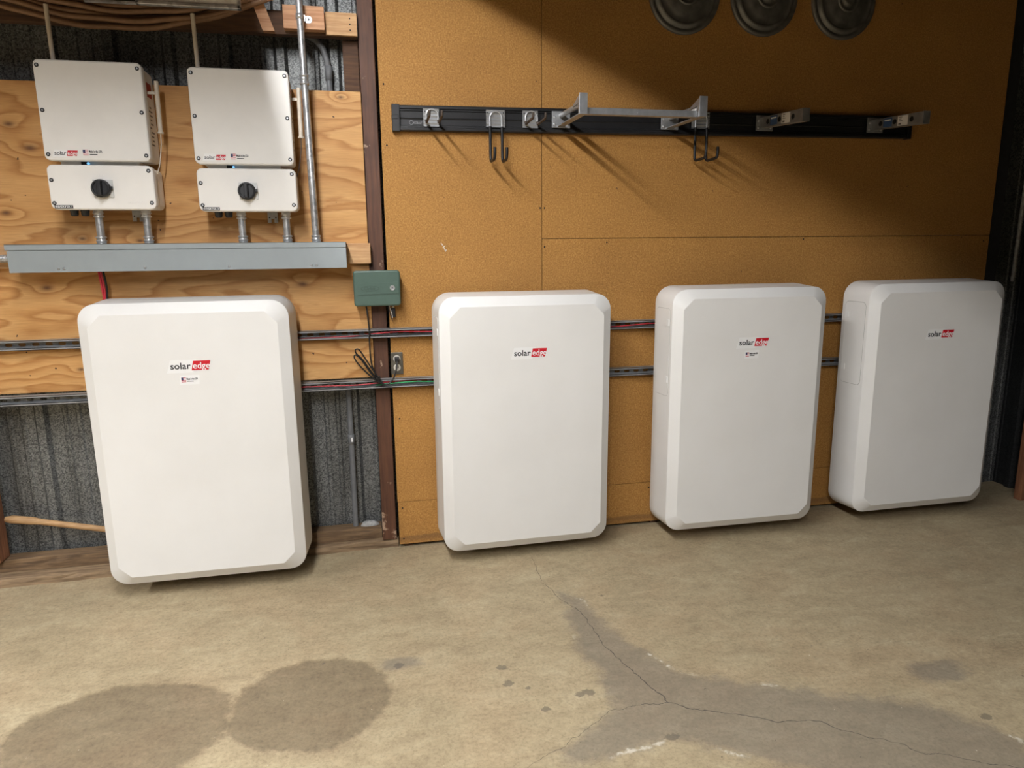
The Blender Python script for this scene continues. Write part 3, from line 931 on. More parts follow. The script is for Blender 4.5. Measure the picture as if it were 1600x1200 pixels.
def inverter(num, x0, x1, zt, dz, label):
    """zt: top of the upper box"""
    yf = -0.172
    zb = zt - 0.365
    t = thing('solar_inverter', label, 'inverter', ((x0 + x1) / 2, -0.09, zb - 0.18), 'inverters on the plywood board')
    # upper box
    hs = sharp(slab(x0 + 0.006, x1 - 0.006, zb + 0.004, zt - 0.004, yf + 0.030, -0.016, 0.020, 0.001).build('inverter_housing', 'inverter_white', t))
    cv = sharp(slab(x0, x1, zb, zt, yf, yf + 0.032, 0.020, 0.006).build('inverter_cover', 'inverter_white', t))
    fin = MB()
    for k in range(18):
        x = x0 + 0.03 + k * (x1 - x0 - 0.06) / 17
        fin.box(x - 0.002, x + 0.002, -0.0158, -0.001, zb + 0.02, zt - 0.02)
    fin.build('cooling_fins', 'alu', t)
    for sx in (x0 + 0.015, x1 - 0.015):
        for sz in (zt - 0.022, (zt + zb) / 2, zb + 0.022):
            MB().lathe([(0.0075, yf - 0.0004), (0.0078, yf - 0.0016), (0.0055, yf - 0.0022)], (sx, 0, sz), 'y', 14).build('screw', 'black_plastic', cv)
            MB().lathe([(0.0036, yf - 0.0020), (0.0036, yf - 0.0030)], (sx, 0, sz), 'y', 8).build('screw', 'alu', cv)
    logo_parts(cv, x0 + 0.037, zb + 0.018, 0.082, yf)
    usa_parts(cv, x0 + 0.137, zb + 0.020, 0.068, yf, white=False)
    # labels on the right side
    xs = x1 - 0.0058
    MB().box(xs - .001, xs + 0.0006, -0.105, -0.045, zt - 0.11, zt - 0.055).build('warning_label', 'label_red', t)
    lb = MB().box(xs - .001, xs + 0.0004, -0.115, -0.04, zb + 0.06, zt - 0.12).build('rating_label', 'sticker_white', t)
    pr = MB(); rnd = random.Random(num)
    for k in range(10):
        z = zb + 0.07 + k * 0.016; y = -0.11 + rnd.uniform(0, .02)
        pr.box(xs, xs + 0.0007, y, y + rnd.uniform(.02, .045), z, z + 0.006)
    pr.build('print', 'label_print', lb)
    # neck between the boxes with the status light
    MB().box(x0 + 0.035, x1 - 0.06, yf + 0.055, -0.03, zb - 0.02, zb + 0.006).build('neck', 'switch_white', t)
    MB().box(x0 + 0.112, x0 + 0.138, yf + 0.040, yf + 0.056, zb - 0.014, zb + 0.002).build('switch_tab', 'black_plastic', t)
    MB().lathe([(0.0045, yf + 0.034), (0.0045, yf + 0.042)], (x0 + 0.138, 0, zb - 0.006), 'y', 10).build('status_light', 'led_blue', t)
    # lower box with the rotary switch
    lt, lb_ = zb - 0.015, zb - 0.184
    lx0, lx1 = x0 + 0.0, x1 + 0.003
    sharp(slab(lx0 + 0.006, lx1 - 0.006, lb_ + 0.004, lt - 0.004, yf + 0.030, -0.025, 0.020, 0.001).build('switch_housing', 'switch_white', t))
    sc = sharp(slab(lx0, lx1, lb_, lt, yf, yf + 0.034, 0.022, 0.006).build('switch_cover', 'switch_white', t))
    for sx, sz in ((lx0 + 0.014, lt - 0.058), (lx0 + 0.014, lb_ + 0.024), (lx1 - 0.016, lt - 0.020), (lx1 - 0.016, lb_ + 0.026)):
        MB().lathe([(0.0075, yf - 0.0004), (0.0078, yf - 0.0016), (0.0055, yf - 0.0022)], (sx, 0, sz), 'y', 14).build('screw', 'black_plastic', sc)
        MB().lathe([(0.0038, yf - 0.0020), (0.0038, yf - 0.0030)], (sx, 0, sz), 'y', 8).build('screw', 'alu', sc)
    l = MB().box(lx0 + 0.013, lx0 + 0.078, yf - 0.0012, yf, lb_ + 0.004, lb_ + 0.0165).build('name_label', 'logo_dark', sc)
    mb = MB(); put_text(mb, 'INVERTER %d' % num, lx0 + 0.0165, yf - 0.0013, lb_ + 0.0066, 0.0105, width=0.058, bold=0.0002)
    mb.build('label_lettering', 'sticker_white', sc)
    kx, kz = lx0 + 0.190, (lt + lb_) / 2 - 0.005
    for args, wd in ((('ON', kx - 0.010, yf + 0.0004, kz + 0.046, 0.013), None), (('OFF', kx - 0.066, yf + 0.0004, kz - 0.004, 0.013), None), (('solaredge', lx1 - 0.105, yf + 0.0004, lb_ + 0.022, 0.017), 0.072)):
        mb = MB(); put_text(mb, *args, width=wd, extrude=0.0007)
        mb.build('moulded_lettering', 'switch_white', sc)
    plx = kx + 0.004
    pl = MB().box(plx - 0.036, plx + 0.036, yf - 0.004, yf, kz - 0.034, kz + 0.034).build('knob_plate', 'plate_grey', t, bevel=0.001)
    kn = MB()
    kn.lathe([(0.0335, yf - 0.004), (0.0345, yf - 0.012), (0.0345, yf - 0.022), (0.0315, yf - 0.026), (0.027, yf - 0.0262), (0.0262, yf - 0.021)], (kx, 0, kz), 'y', 32)
    kn = kn.build('knob', 'black_plastic', t)
    g = MB(); g.box(kx - 0.0075, kx + 0.0075, yf - 0.046, yf - 0.018, kz - 0.029, kz + 0.029); g.build('grip', 'black_plastic', kn, bevel=0.003)
    MB().box(kx + 0.033, kx + 0.041, yf - 0.020, yf - 0.010, kz - 0.004, kz + 0.008).build('lock_tab', 'black_plastic', kn)
    MB().prism([(kx - 0.022, kz - 0.0342), (kx + 0.022, kz - 0.0342), (kx + 0.006, kz - 0.050), (kx - 0.006, kz - 0.050)], yf - 0.0022, yf + 0.001).build('knob_base', 'switch_white', t)
    # underside: cable glands and mounting tab
    for gx in (lx0 + 0.063, lx0 + 0.102):
        b = MB(); b.lathe([(0.0165, 0.0), (0.0165, -0.008), (0.0150, -0.009), (0.0150, -0.020), (0.0115, -0.026), (0.0085, -0.027)], (gx, -0.125, lb_ + 0.004), 'z', 12)
        b.build('cable_gland', 'black_plastic', t)
    tx = lx0 + 0.262
    b = MB()
    b.prism([(tx - 0.021, lb_ - 0.040), (tx - 0.006, lb_ - 0.040), (tx - 0.006, lb_ - 0.024), (tx + 0.006, lb_ - 0.024), (tx + 0.006, lb_ - 0.040), (tx + 0.021, lb_ - 0.040), (tx + 0.021, lb_ + 0.02), (tx - 0.021, lb_ + 0.02)], -0.016, -0.012)
    tb = b.build('mounting_tab', 'alu', t)
    for hx in (-0.013, 0.013):
        MB().lathe([(0.0032, -0.0162), (0.0032, -0.0166)], (tx + hx, 0, lb_ - 0.018), 'y', 8).build('hole', 'dark_hole', tb)
    MB().box(x0 + .05, x1 - .05, -0.0245, -0.0008, lb_ + .03, lt - .01).build('back_plate', 'alu', t)
    # side antenna with its thin lead
    an = MB(); ax = x1 + 0.030
    an.tube([(ax, -0.10, zt - 0.050), (ax - 0.002, -0.10, zt - 0.245)], 0.0085, 12)
    an.lathe([(0.012, 0), (0.012, -0.006)], (ax - 0.002, -0.10, zt - 0.242), 'z', 12)
    an.box(x1 - 0.006, ax, -0.104, -0.096, zt - 0.10, zt - 0.09)
    an = an.build('side_antenna', 'antenna_beige', t)
    ld = MB().tube([(ax - 0.002, -0.10, zt - 0.245), (ax - 0.004, -0.10, zt - 0.29), (ax - 0.012, -0.10, zt - 0.34), (ax - 0.020, -0.098, zt - 0.375), (ax - 0.030, -0.095, zt - 0.40), (x1 - 0.01, -0.09, zt - 0.415)], 0.0022, 6)
    ld.build('antenna_lead', 'antenna_beige' if num == 1 else 'rubber_brown', an)
    # tall rod antenna on top
    rx = x0 + 0.050 if num == 1 else x0 + 0.030
    rd = MB().tube([(rx, -0.105, zt - 0.006), (rx - 0.002, -0.105, zt + 0.21)], 0.0082, 12)
    rd.lathe([(0.013, -0.008), (0.013, 0.006)], (rx, -0.105, zt), 'z', 12)
    rd.build('rod_antenna', 'antenna_beige', t)
    # conduits down to the trough
    out = []
    for k, cx in enumerate((lx0 + 0.139, lx0 + 0.317) if num == 1 else (lx0 + 0.146, lx0 + 0.326)):
        lab = {(1, 0): 'short steel conduit under the middle of the left inverter', (1, 1): 'short steel conduit under the right end of the left inverter',
               (2, 0): 'short steel conduit under the middle of the right inverter', (2, 1): 'short steel conduit under the right end of the right inverter'}[(num, k)]
        c = thing('conduit_stub', lab, 'conduit', (cx, -0.095, 1.483), 'short conduits below the inverters')
        ztop = lb_ + 0.002
        MB().tube([(cx, -0.095, 1.484), (cx, -0.095, ztop)], 0.0148, 16).build('tube', 'galv', c)
        for z, s in ((1.4835, 1), (ztop - 0.001, -1)):
            f = MB().lathe([(0.018, 0), (0.018, s * 0.008), (0.0205, s * 0.009), (0.0205, s * 0.013), (0.0168, s * 0.0145), (0.0168, s * 0.021), (0.0205, s * 0.022), (0.0205, s * 0.027), (0.0155, s * 0.029)], (cx, -0.095, z), 'z', 14)
            f.build('fitting', 'zinc', c)


inverter(1, -1.566, -1.189, 2.163, 0, 'white solar inverter with rotary switch labelled 1, left of the two')
inverter(2, -1.027, -0.646, 2.156, 0, 'white solar inverter with rotary switch labelled 2, beside the tall steel conduit')

# tall steel conduit from the trough to the roof
c = thing('steel_conduit', 'tall galvanised steel conduit rising from the right end of the wire trough', 'conduit', (-0.588, -0.075, 1.483))
X0, X1, ZS = -0.584, -0.594, 2.135
MB().tube([(X0, -0.075, 1.484), (X1 + 0.002, -0.075, ZS)], 0.0150, 18).build('lower_tube', 'galv', c)
MB().tube([(X1 + 0.002, -0.075, ZS), (X1 - 0.004, -0.075, 3.40)], 0.0138, 18).build('upper_tube', 'galv', c)
b = MB().lathe([(0.018, 0), (0.018, 0.008), (0.021, 0.009), (0.021, 0.013), (0.017, 0.0145), (0.017, 0.021), (0.0205, 0.022), (0.0205, 0.027), (0.0155, 0.029)], (X0, -0.075, 1.4835), 'z', 16)
b.build('bottom_fitting', 'zinc', c)
b = MB().lathe([(0.0155, -0.022), (0.019, -0.020), (0.019, -0.012), (0.0172, -0.011), (0.0172, -0.002), (0.0188, 0), (0.0172, 0.002), (0.0172, 0.011), (0.019, 0.012), (0.019, 0.019), (0.0145, 0.021)], (X1 + 0.002, -0.075, ZS + 0.01), 'z', 18)
b.build('coupling', 'zinc', c)
st = MB(); zc = 2.386
st.lathe([(0.0155, -0.010), (0.0162, -0.010), (0.0162, 0.010), (0.0155, 0.010)], (X1, -0.075, zc), 'z', 18)
st.box(X1 + 0.012, X1 + 0.020, -0.062, -0.0405, zc - 0.012, zc + 0.012)
st.loft([[(x, -0.0425, z) for x, z in rr_xz(X1 + 0.013, X1 + 0.046, zc - 0.013, zc + 0.013, 0.012)], [(x, -0.0395, z) for x, z in rr_xz(X1 + 0.013, X1 + 0.046, zc - 0.013, zc + 0.013, 0.012)]])
sp = st.build('strap', 'zinc', c)
MB().lathe([(0.005, -0.0425), (0.005, -0.044)], (X1 + 0.033, 0, zc), 'y', 8).build('strap_screw', 'black_plastic', sp)

# timbers high on the left
o = MB().box(-2.028, -0.366, 0.004, 0.044, 2.338, 2.430).build('timber_rail', 'dark_timber', bevel=0.002)
tag(o, 'dark horizontal wall timber above the inverters', 'timber')
o = MB().box(-0.4965, -0.366, -0.012, 0.0035, 2.340, 2.430).build('timber_offcut', 'pine', bevel=0.0015)
tag(o, 'pale timber offcut nailed on, between conduit block and brown post', 'timber')
for k, z in enumerate((2.362, 2.385, 2.408)):
    MB().lathe([(0.003, -0.0122), (0.003, -0.0132)], (-0.395, 0, z), 'y', 8).build('nail', 'dark_hole', o)
o = MB().box(-0.663, -0.4985, -0.0390, 0.0035, 2.350, 2.441).build('timber_block', 'red_pine', bevel=0.0015)
tag(o, 'reddish pine block that the tall conduit is strapped to', 'timber')
b = MB(); b.prism([(-0.7955, 2.487), (-0.7505, 2.487), (-0.700, 2.338), (-0.747, 2.338)], -0.034, 0.003)
tag(b.build('timber_brace', 'red_pine', bevel=0.002), 'slanted timber brace right of the foil panel at the top', 'timber')

# grey plastic conduit in the wall cavity
c = thing('plastic_conduit', 'grey plastic conduit standing in the wall cavity behind the plywood', 'conduit', (-0.49, 0.10, 0.10))
MB().tube([(-0.492, 0.092, 0.0985), (-0.490, 0.092, 0.60), (-0.494, 0.092, 1.4), (-0.497, 0.092, 2.20), (-0.502, 0.092, 2.26), (-0.516, 0.092, 2.31), (-0.545, 0.092, 2.345), (-0.60, 0.092, 2.37), (-0.75, 0.092, 2.38)], 0.0135, 14).build('tube', 'pvc_grey', c)
cp = MB().lathe([(0.0135, -0.024), (0.0165, -0.023), (0.0165, 0.023), (0.0135, 0.024)], (-0.490, 0.092, 0.545), 'z', 14).build('coupling', 'pvc_grey', c)
MB().box(-0.490, -0.482, 0.0745, 0.078, 0.535, 0.556).build('label', 'sticker_white', cp)
MB().lathe([(0.0135, -0.03), (0.016, -0.029), (0.016, 0.03), (0.0135, 0.031)], (-0.497, 0.092, 2.21), 'z', 14).build('coupling', 'pvc_grey', c)

# wooden handle leaning in the cavity
pts = [(-2.015, 0.075, 0.281), (-1.99, 0.075, 0.278), (-1.91, 0.075, 0.264), (-1.87, 0.075, 0.2545), (-1.60, 0.077, 0.190), (-1.26, 0.080, 0.112)]
o = MB().tube(pts, [0.012, 0.0185, 0.0178, 0.0135, 0.0135, 0.0135], 12).build('wooden_handle', 'handle_wood')
tag(o, 'worn wooden tool handle leaning behind the leftmost battery', 'tool handle')
b = MB().lathe([(0.001, 0.004), (0.030, 0.0)], (0, 0, 0), 'z', 12)
b = MB(); rnd = random.Random(2); rings = []
for k, s in enumerate((1.0, 0.92, 0.7, 0.35)):
    rings.append([(-0.425 + s * 0.045 * math.cos(a) * rnd.uniform(.9, 1.1), 0.085 + s * 0.018 * math.sin(a), 0.098 + 0.022 * math.sin(k / 3 * PI / 2)) for a in [2 * PI * q / 14 for q in range(14)]])
b.loft(rings, True, True, True)
tag(b.build('cobweb_lump', 'dusty_rod'), 'grey dusty lump on the wall plate beside the brown post', 'debris')

# ================================================================== SPRINKLER TIMER BOX, OUTLET, CORD
t = thing('sprinkler_timer', 'dark green plastic timer box mounted on the brown post', 'timer box', (-0.333, -0.04, 1.197))
x0, x1, z0, z1 = -0.438, -0.232, 1.199, 1.357
sharp(slab(x0 + 0.004, x1 - 0.004, z0 + 0.003, z1 - 0.003, -0.058, -0.0005, 0.012, 0.001).build('case', 'box_green_dark', t))
dr = sharp(slab(x0, x1, z0, z1, -0.082, -0.056, 0.014, 0.007).build('door', 'box_green', t))
b = MB(); b.prism([(x0 + 0.020, 1.250), (x1 - 0.008, 1.254), (x1 - 0.008, 1.304), (x0 + 0.020, 1.301)], -0.0845, -0.081); b.build('door_band', 'box_green', dr, bevel=0.0015)
el = MB()
def ell(cx, cz, rx, rz, n=26): return [(cx + rx * math.cos(2 * PI * k / n), cz + rz * math.sin(2 * PI * k / n)) for k in range(n)]
e1, e2 = ell(-0.366, 1.2775, 0.041, 0.0125), ell(-0.366, 1.2775, 0.0375, 0.0105)
n = len(e1)
el.add([(x, -0.0856, z) for x, z in e1] + [(x, -0.0856, z) for x, z in e2], [(i, (i + 1) % n, n + (i + 1) % n, n + i) for i in range(n)])
put_text(el, 'Orbit', -0.392, -0.0845, 1.2715, 0.020, width=0.050, bold=0.0004, extrude=0.0006)
el.build('brand_lettering', 'box_green_dark', dr)
lk = MB().lathe([(0.0115, -0.0840), (0.0115, -0.0865), (0.0085, -0.0868), (0.0085, -0.0858)], (-0.268, 0, 1.279), 'y', 20).build('lock', 'zinc', dr)
MB().box(-0.2715, -0.2645, -0.0872, -0.0856, 1.2775, 1.2805).build('lock', 'dark_hole', dr)

t = thing('power_outlet', 'small bronze double power outlet on the particle board edge', 'outlet', (-0.2585, -0.01, 0.872))
x0, x1, z0, z1 = -0.2875, -0.231, 0.872, 0.976
MB().box(x0 + .006, x1 - .006, -0.004, 0.0, z0 + .006, z1 - .006).build('box', 'outlet_plate', t)
MB().box(x0, x1, -0.0085, -0.0035, z0, z1).build('cover_plate', 'outlet_plate', t, bevel=0.003)
for z in (0.9465, 0.9045):
    f = MB().lathe([(0.0165, -0.0086), (0.0165, -0.0112), (0.015, -0.0116)], (-0.2592, 0, z), 'y', 20).build('socket', 'outlet_face', t)
    for sx in (-0.0062, 0.0052):
        MB().box(-0.2592 + sx - 0.0011, -0.2592 + sx + 0.0011, -0.0120, -0.0112, z - 0.003, z + 0.006).build('slot', 'dark_hole', f)
pl = MB(); pl.box(-0.2700, -0.2484, -0.036, -0.0121, 0.935, 0.957)
t = thing('power_lead', 'black power lead looped below the green timer box and plugged into the outlet', 'cord', (-0.385, -0.03, 1.19))
pl.build('plug', 'black_plastic', t, bevel=0.004)


def spl(P, n=10):
    P = [Vector(p) for p in P]; out = []
    for i in range(len(P) - 1):
        p0, p1, p2, p3 = P[max(i - 1, 0)], P[i], P[i + 1], P[min(i + 2, len(P) - 1)]
        for k in range(n):
            q = k / n
            out.append(0.5 * ((2 * p1) + (p2 - p0) * q + (2 * p0 - 5 * p1 + 4 * p2 - p3) * q * q + (3 * p1 - p0 - 3 * p2 + p3) * q ** 3))
    return out + [P[-1]]


cord = [(-0.388, -0.035, 1.202), (-0.384, -0.046, 1.17), (-0.379, -0.049, 1.10), (-0.380, -0.050, 1.03), (-0.379, -0.047, 0.96), (-0.372, -0.050, 0.915), (-0.355, -0.054, 0.875), (-0.340, -0.056, 0.850),
        (-0.349, -0.058, 0.852), (-0.380, -0.056, 0.900), (-0.415, -0.055, 0.955), (-0.442, -0.054, 0.985), (-0.444, -0.053, 1.002), (-0.428, -0.053, 1.000), (-0.400, -0.055, 0.955), (-0.362, -0.058, 0.890), (-0.333, -0.060, 0.848),
        (-0.345, -0.062, 0.846), (-0.385, -0.060, 0.880), (-0.430, -0.058, 0.930), (-0.451, -0.057, 0.965), (-0.444, -0.057, 0.978), (-0.420, -0.058, 0.955), (-0.375, -0.060, 0.885), (-0.330, -0.060, 0.840),
        (-0.305, -0.058, 0.838), (-0.280, -0.054, 0.862), (-0.264, -0.047, 0.905), (-0.2595, -0.036, 0.938)]
MB().tube(spl(cord), 0.0036, 8).build('cable', 'wire_black', t)
MB().lathe([(0.0125, -0.006), (0.0125, 0.006)], (-0.352, -0.0575, 0.868), 'z', 12).build('cable_tie', 'wire_black', t)
t = thing('loose_plug', 'black connector dangling on wires under the green timer box', 'plug', (-0.27, -0.02, 1.13))
MB().box(-0.276, -0.257, -0.034, -0.014, 1.142, 1.185).build('body', 'black_plastic', t, bevel=0.004)
MB().box(-0.272, -0.261, -0.031, -0.017, 1.185, 1.195).build('collar', 'outlet_face', t, bevel=0.002)
MB().tube(spl([(-0.290, -0.035, 1.202), (-0.288, -0.032, 1.185), (-0.283, -0.036, 1.165), (-0.279, -0.038, 1.145), (-0.272, -0.034, 1.128)]), 0.0018, 6).build('wire', 'wire_black', t)
MB().tube(spl([(-0.285, -0.035, 1.202), (-0.280, -0.040, 1.18), (-0.274, -0.040, 1.16), (-0.271, -0.037, 1.14)]), 0.0014, 6).build('wire', 'sticker_white', t)
MB().tube(spl([(-0.266, -0.035, 1.202), (-0.266, -0.028, 1.198), (-0.2665, -0.024, 1.19)]), 0.004, 8).build('stem', 'black_plastic', t)

# ================================================================== WALL RAIL WITH HOOKS AND BRACKETS
RX0, RX1 = -0.236, 2.385


def rz_at(x): return 2.0125 + (x - RX0) * 0.0072


t = thing('tool_rail', 'long black slotted tool rail on the particle board', 'rail', (RX0, 0, 2.01))
b = MB()
profile = [(0.0, -0.0535), (-0.026, -0.0535), (-0.030, -0.050), (-0.030, -0.040), (-0.022, -0.038), (-0.022, -0.030), (-0.016, -0.028), (-0.0155, -0.004), (-0.0175, 0.0), (-0.0155, 0.004), (-0.016, 0.030), (-0.022, 0.032),
           (-0.022, 0.038), (-0.030, 0.040), (-0.030, 0.050), (-0.026, 0.0535), (0.0, 0.0535)]
b.loft([[(x, y - 0.0005, rz_at(x) + z) for y, z in profile] for x in (RX0 + 0.03, RX1 - 0.02)])
b.build('rail_body', 'rail_black', t)
for xa, xb in ((RX0, RX0 + 0.034), (RX1 - 0.024, RX1)):
    b = MB(); zc = rz_at(xa)
    b.box(xa, xb, -0.033, -0.0005, zc - 0.0565, zc + 0.0565)
    b.box(xa - 0.0015, xb - 0.006, -0.0345, -0.0005, zc - 0.006, zc + 0.012)
    b.build('end_cap', 'rail_black', t, bevel=0.002)
b = MB(); put_text(b, 'KOBALT', -0.142, -0.0175, rz_at(-0.14) - 0.0225, 0.0125, width=0.038, bold=0.0002)
rg1, rg2 = ell(-0.152, rz_at(-0.15) - 0.0175, 0.0095, 0.0095, 18), ell(-0.152, rz_at(-0.15) - 0.0175, 0.0072, 0.0072, 18)
b.add([(x, -0.0186, z) for x, z in rg1] + [(x, -0.0186, z) for x, z in rg2], [(i, (i + 1) % 18, 18 + (i + 1) % 18, 18 + i) for i in range(18)])
b.build('rail_lettering', 'rail_print', t)


def ribbed_plate(t, x0, x1, zc, h=0.074):
    """aluminium plate clipped to the rail, with horizontal ribs"""
    ring0, ring1 = [], []
    n = 40
    pts = [(-0.030, zc - h / 2)]
    for k in range(n + 1):
        z = zc - h / 2 + h * k / n
        pts.append((-0.0335 - 0.0022 * (0.5 + 0.5 * math.cos(2 * PI * 5 * k / n)), z))
    pts.append((-0.030, zc + h / 2))
    MB().loft([[(x, y, z) for y, z in pts] for x in (x0, x1)], True, True, False).build('plate', 'alu', t)
    MB().box(x0 + 0.01, x1 - 0.01, -0.0302, -0.0165, zc - 0.02, zc + 0.02).build('clip', 'alu', t)
    for sx in (x0 + 0.007, x1 - 0.007):
        MB().lathe([(0.0028, -0.0358), (0.0028, -0.0366)], (sx, 0, zc + h * 0.34), 'y', 8).build('hole', 'dark_hole', t)


def arch(xa, xb, zlow, zt, y):
    r = (xb - xa) / 2; cx = (xa + xb) / 2
    return [(xa, y, zlow)] + [(cx - r * math.cos(a), y, zt - r + r * math.sin(a)) for a in [k * PI / 10 for k in range(11)]] + [(xb, y, zlow)]


def prong_hook(x0, x1, label, L=0.16):
    zc = rz_at((x0 + x1) / 2) + 0.002
    t = thing('prong_hook', label, 'hook', ((x0 + x1) / 2, -0.03, zc - 0.04), 'hooks on the tool rail')
    ribbed_plate(t, x0, x1, zc)
    xa, xb = x0 + 0.012, x1 - 0.004
    MB().tube(arch(xa, xb, zc - 0.018, zc + 0.034, -0.0405), 0.0038, 8).build('wire_arch', 'zinc', t)
    for x, s in ((xa, -0.2), (xb, 0.35)):
        pts = spl([(x, -0.0405, zc - 0.012), (x, -0.046, zc - 0.020), (x, -0.060, zc - 0.0225), (x, -0.110, zc - 0.0215), (x, -0.03 - L + .012, zc - 0.0195), (x, -0.03 - L, zc - 0.012), (x, -0.032 - L, zc + 0.002)])
        MB().tube(pts, 0.0058, 8).build('prong', 'rubber_brown', t)


def j_hook(x0, x1, zc, label, L=0.095):
    t = thing('j_hook', label, 'hook', ((x0 + x1) / 2, -0.03, zc - 0.04), 'hooks on the tool rail')
    ribbed_plate(t, x0, x1, zc)
    xa, xb = x0 + 0.016, x1 - 0.015
    MB().tube(arch(xa, xb, zc - 0.036, zc + 0.030, -0.0405), 0.0040, 8).build('wire_arch', 'zinc', t)
    for x in (xa, xb):
        pts = spl([(x, -0.0405, zc - 0.034), (x, -0.0415, zc - 0.10), (x, -0.043, zc - 0.165), (x + .001, -0.050, zc - 0.183), (x + .001, -0.075, zc - 0.186), (x + .001, -0.03 - L, zc - 0.184), (x + .002, -0.042 - L, zc - 0.168), (x + .002, -0.044 - L, zc - 0.136)])
        MB().tube(pts, 0.0066, 8).build('coated_leg', 'black_plastic', t)


prong_hook(-0.100, -0.031, 'ribbed plate hook with two prongs at the left end of the tool rail')
j_hook(0.180, 0.265, 2.018, 'double black J hook hanging left of the board seam')
prong_hook(0.347, 0.418, 'ribbed plate hook with two dusty prongs over the board seam')
j_hook(1.172, 1.262, 2.036, 'double black J hook hanging right of the bar between brackets', 0.11)


def plate_bracket(t, x0, x1, zc):
    MB().box(x0, x1, -0.036, -0.030, zc - 0.036, zc + 0.036).build('plate', 'alu', t, bevel=0.001)
    MB().box(x0 + .012, x1 - .012, -0.0302, -0.0165, zc - 0.02, zc + 0.02).build('clip', 'alu', t)
    for sx, sz in ((0.012, 0.010), (0.012, -0.022), (x1 - x0 - 0.012, -0.022)):
        MB().lathe([(0.006, -0.0358), (0.006, -0.038), (0.003, -0.039)], (x0 + sx, 0, zc + sz), 'y', 10).build('screw', 'zinc', t)


def shelf_arm(x, label):
    """channel-shaped arm sticking out of the rail with stickers on its side"""
    zc = rz_at(x) + 0.006
    t = thing('shelf_bracket', label, 'bracket', (x, -0.03, zc - 0.04), 'shelf brackets on the tool rail')
    plate_bracket(t, x - 0.034, x + 0.056, zc)
    L = 0.345; dz = -0.022
    def P(s, h): return (-0.035 - s * (L - 0.005), zc + dz * s + h)
    b = MB()
    # side cheek (left), top web, right cheek, end plate
    h0, h1 = 0.024, 0.027
    for xa, xb in ((x - 0.014, x - 0.011), (x + 0.017, x + 0.020)):
        pr = [P(0, -h0), P(1, -h1), P(1, h1), P(0, h0)]
        b.loft([[(xx, y, z) for y, z in pr] for xx in (xa, xb)])
    for s0, s1 in ((h0 - .003, h0), (-h0, -h0 + .003)):
        pr = [P(0, s0), P(1, s0 * h1 / h0), P(1, s1 * h1 / h0), P(0, s1)]
        b.loft([[(xx, y, z) for y, z in pr] for xx in (x - 0.011, x + 0.017)])
    b.build('arm', 'alu', t)
    yt, zt = P(1, 0)
    MB().box(x - 0.015, x + 0.021, yt - 0.004, yt, zt - 0.028, zt + 0.028).build('end_plate', 'alu', t, bevel=0.001)
    def on_side(s0, s1, ha, hb, name, mat, out):
        pr = [P(s0, ha), P(s1, ha), P(s1, hb), P(s0, hb)]
        return MB().loft([[(xx, y, z) for y, z in pr] for xx in (x - 0.0138, x - 0.014 - out)]).build(name, mat, t)
    for s in (0.20, 0.48, 0.80):
        y, z = P(s, 0)
        MB().lathe([(0.012, x - 0.0142), (0.012, x - 0.0148)], (0, y, z), 'x', 16).build('hole', 'dark_hole', t)
    on_side(0.26, 0.43, -0.020, 0.021, 'blue_sticker', 'label_blue', 0.0006)
    on_side(0.28, 0.41, 0.008, 0.014, 'sticker_print', 'sticker_white', 0.0010)
    st = on_side(0.54, 0.73, -0.022, 0.022, 'white_sticker', 'sticker_white', 0.0006)
    for k, (a, c2) in enumerate(((0.56, 0.62), (0.56, 0.61), (0.56, 0.63))):
        on_side(a, c2, 0.014 - k * 0.008, 0.017 - k * 0.008, 'sticker_print', 'label_print', 0.0010)
    on_side(0.56, 0.61, -0.018, -0.010, 'sticker_print', 'label_print', 0.0010)


shelf_arm(1.542, 'grey shelf bracket arm with stickers in the middle of the dark rail part')
shelf_arm(2.156, 'grey shelf bracket arm with stickers at the right end of the rail')


def open_bracket(x, label, tip):
    zc = rz_at(x) + 0.004
    t = thing('bar_bracket', label, 'bracket', (x, -0.03, zc - 0.04), 'bar brackets on the tool rail')
    plate_bracket(t, x - 0.030, x + 0.056, zc)
    ye = -0.372
    # upper tube, lower strap, triangular gusset, end plate
    MB().tube([(x + 0.012, -0.036, zc + 0.018), (x + 0.012, ye, zc + 0.006)], 0.011, 12).build('upper_tube', 'zinc', t)
    b = MB(); b.loft([[(xx, -0.036, zc - 0.030), (xx, -0.036, zc - 0.026), (xx, ye, zc - 0.032), (xx, ye, zc - 0.036)] for xx in (x - 0.004, x + 0.028)])
    b.build('lower_strap', 'alu', t)
    b = MB(); b.loft([[(xx, ye, zc - 0.034), (xx, ye, zc + 0.044), (xx, ye + 0.10, zc + 0.014), (xx, ye + 0.10, zc + 0.008), (xx, ye + 0.02, zc + 0.010), (xx, ye + 0.02, zc - 0.030)] for xx in (x - 0.003, x + 0.001)])
    b.build('gusset', 'alu', t)
    MB().box(x - 0.006, x + 0.030, ye - 0.004, ye + 0.001, zc - 0.037, zc + 0.046).build('end_plate', 'alu', t, bevel=0.001)
    if tip:
        MB().box(x - 0.0052, x - 0.003, ye + 0.03, ye + 0.075, zc - 0.022, zc + 0.002).build('sticker', 'sticker_white', t)


open_bracket(0.514, 'grey bracket holding the left end of the bar, beside the dusty prongs', False)
open_bracket(1.046, 'grey bracket holding the right end of the bar', True)
o = MB().box(0.546, 1.041, -0.352, -0.318, 1.990, 2.016)
o = o.build('support_bar', 'alu', bevel=0.0015)
tag(o, 'grey square bar lying between the two open brackets', 'bar')
MB().lathe([(0.003, -0.3522), (0.003, -0.3532)], (0.77, 0, 2.0), 'y', 8).build('rivet', 'zinc', o)


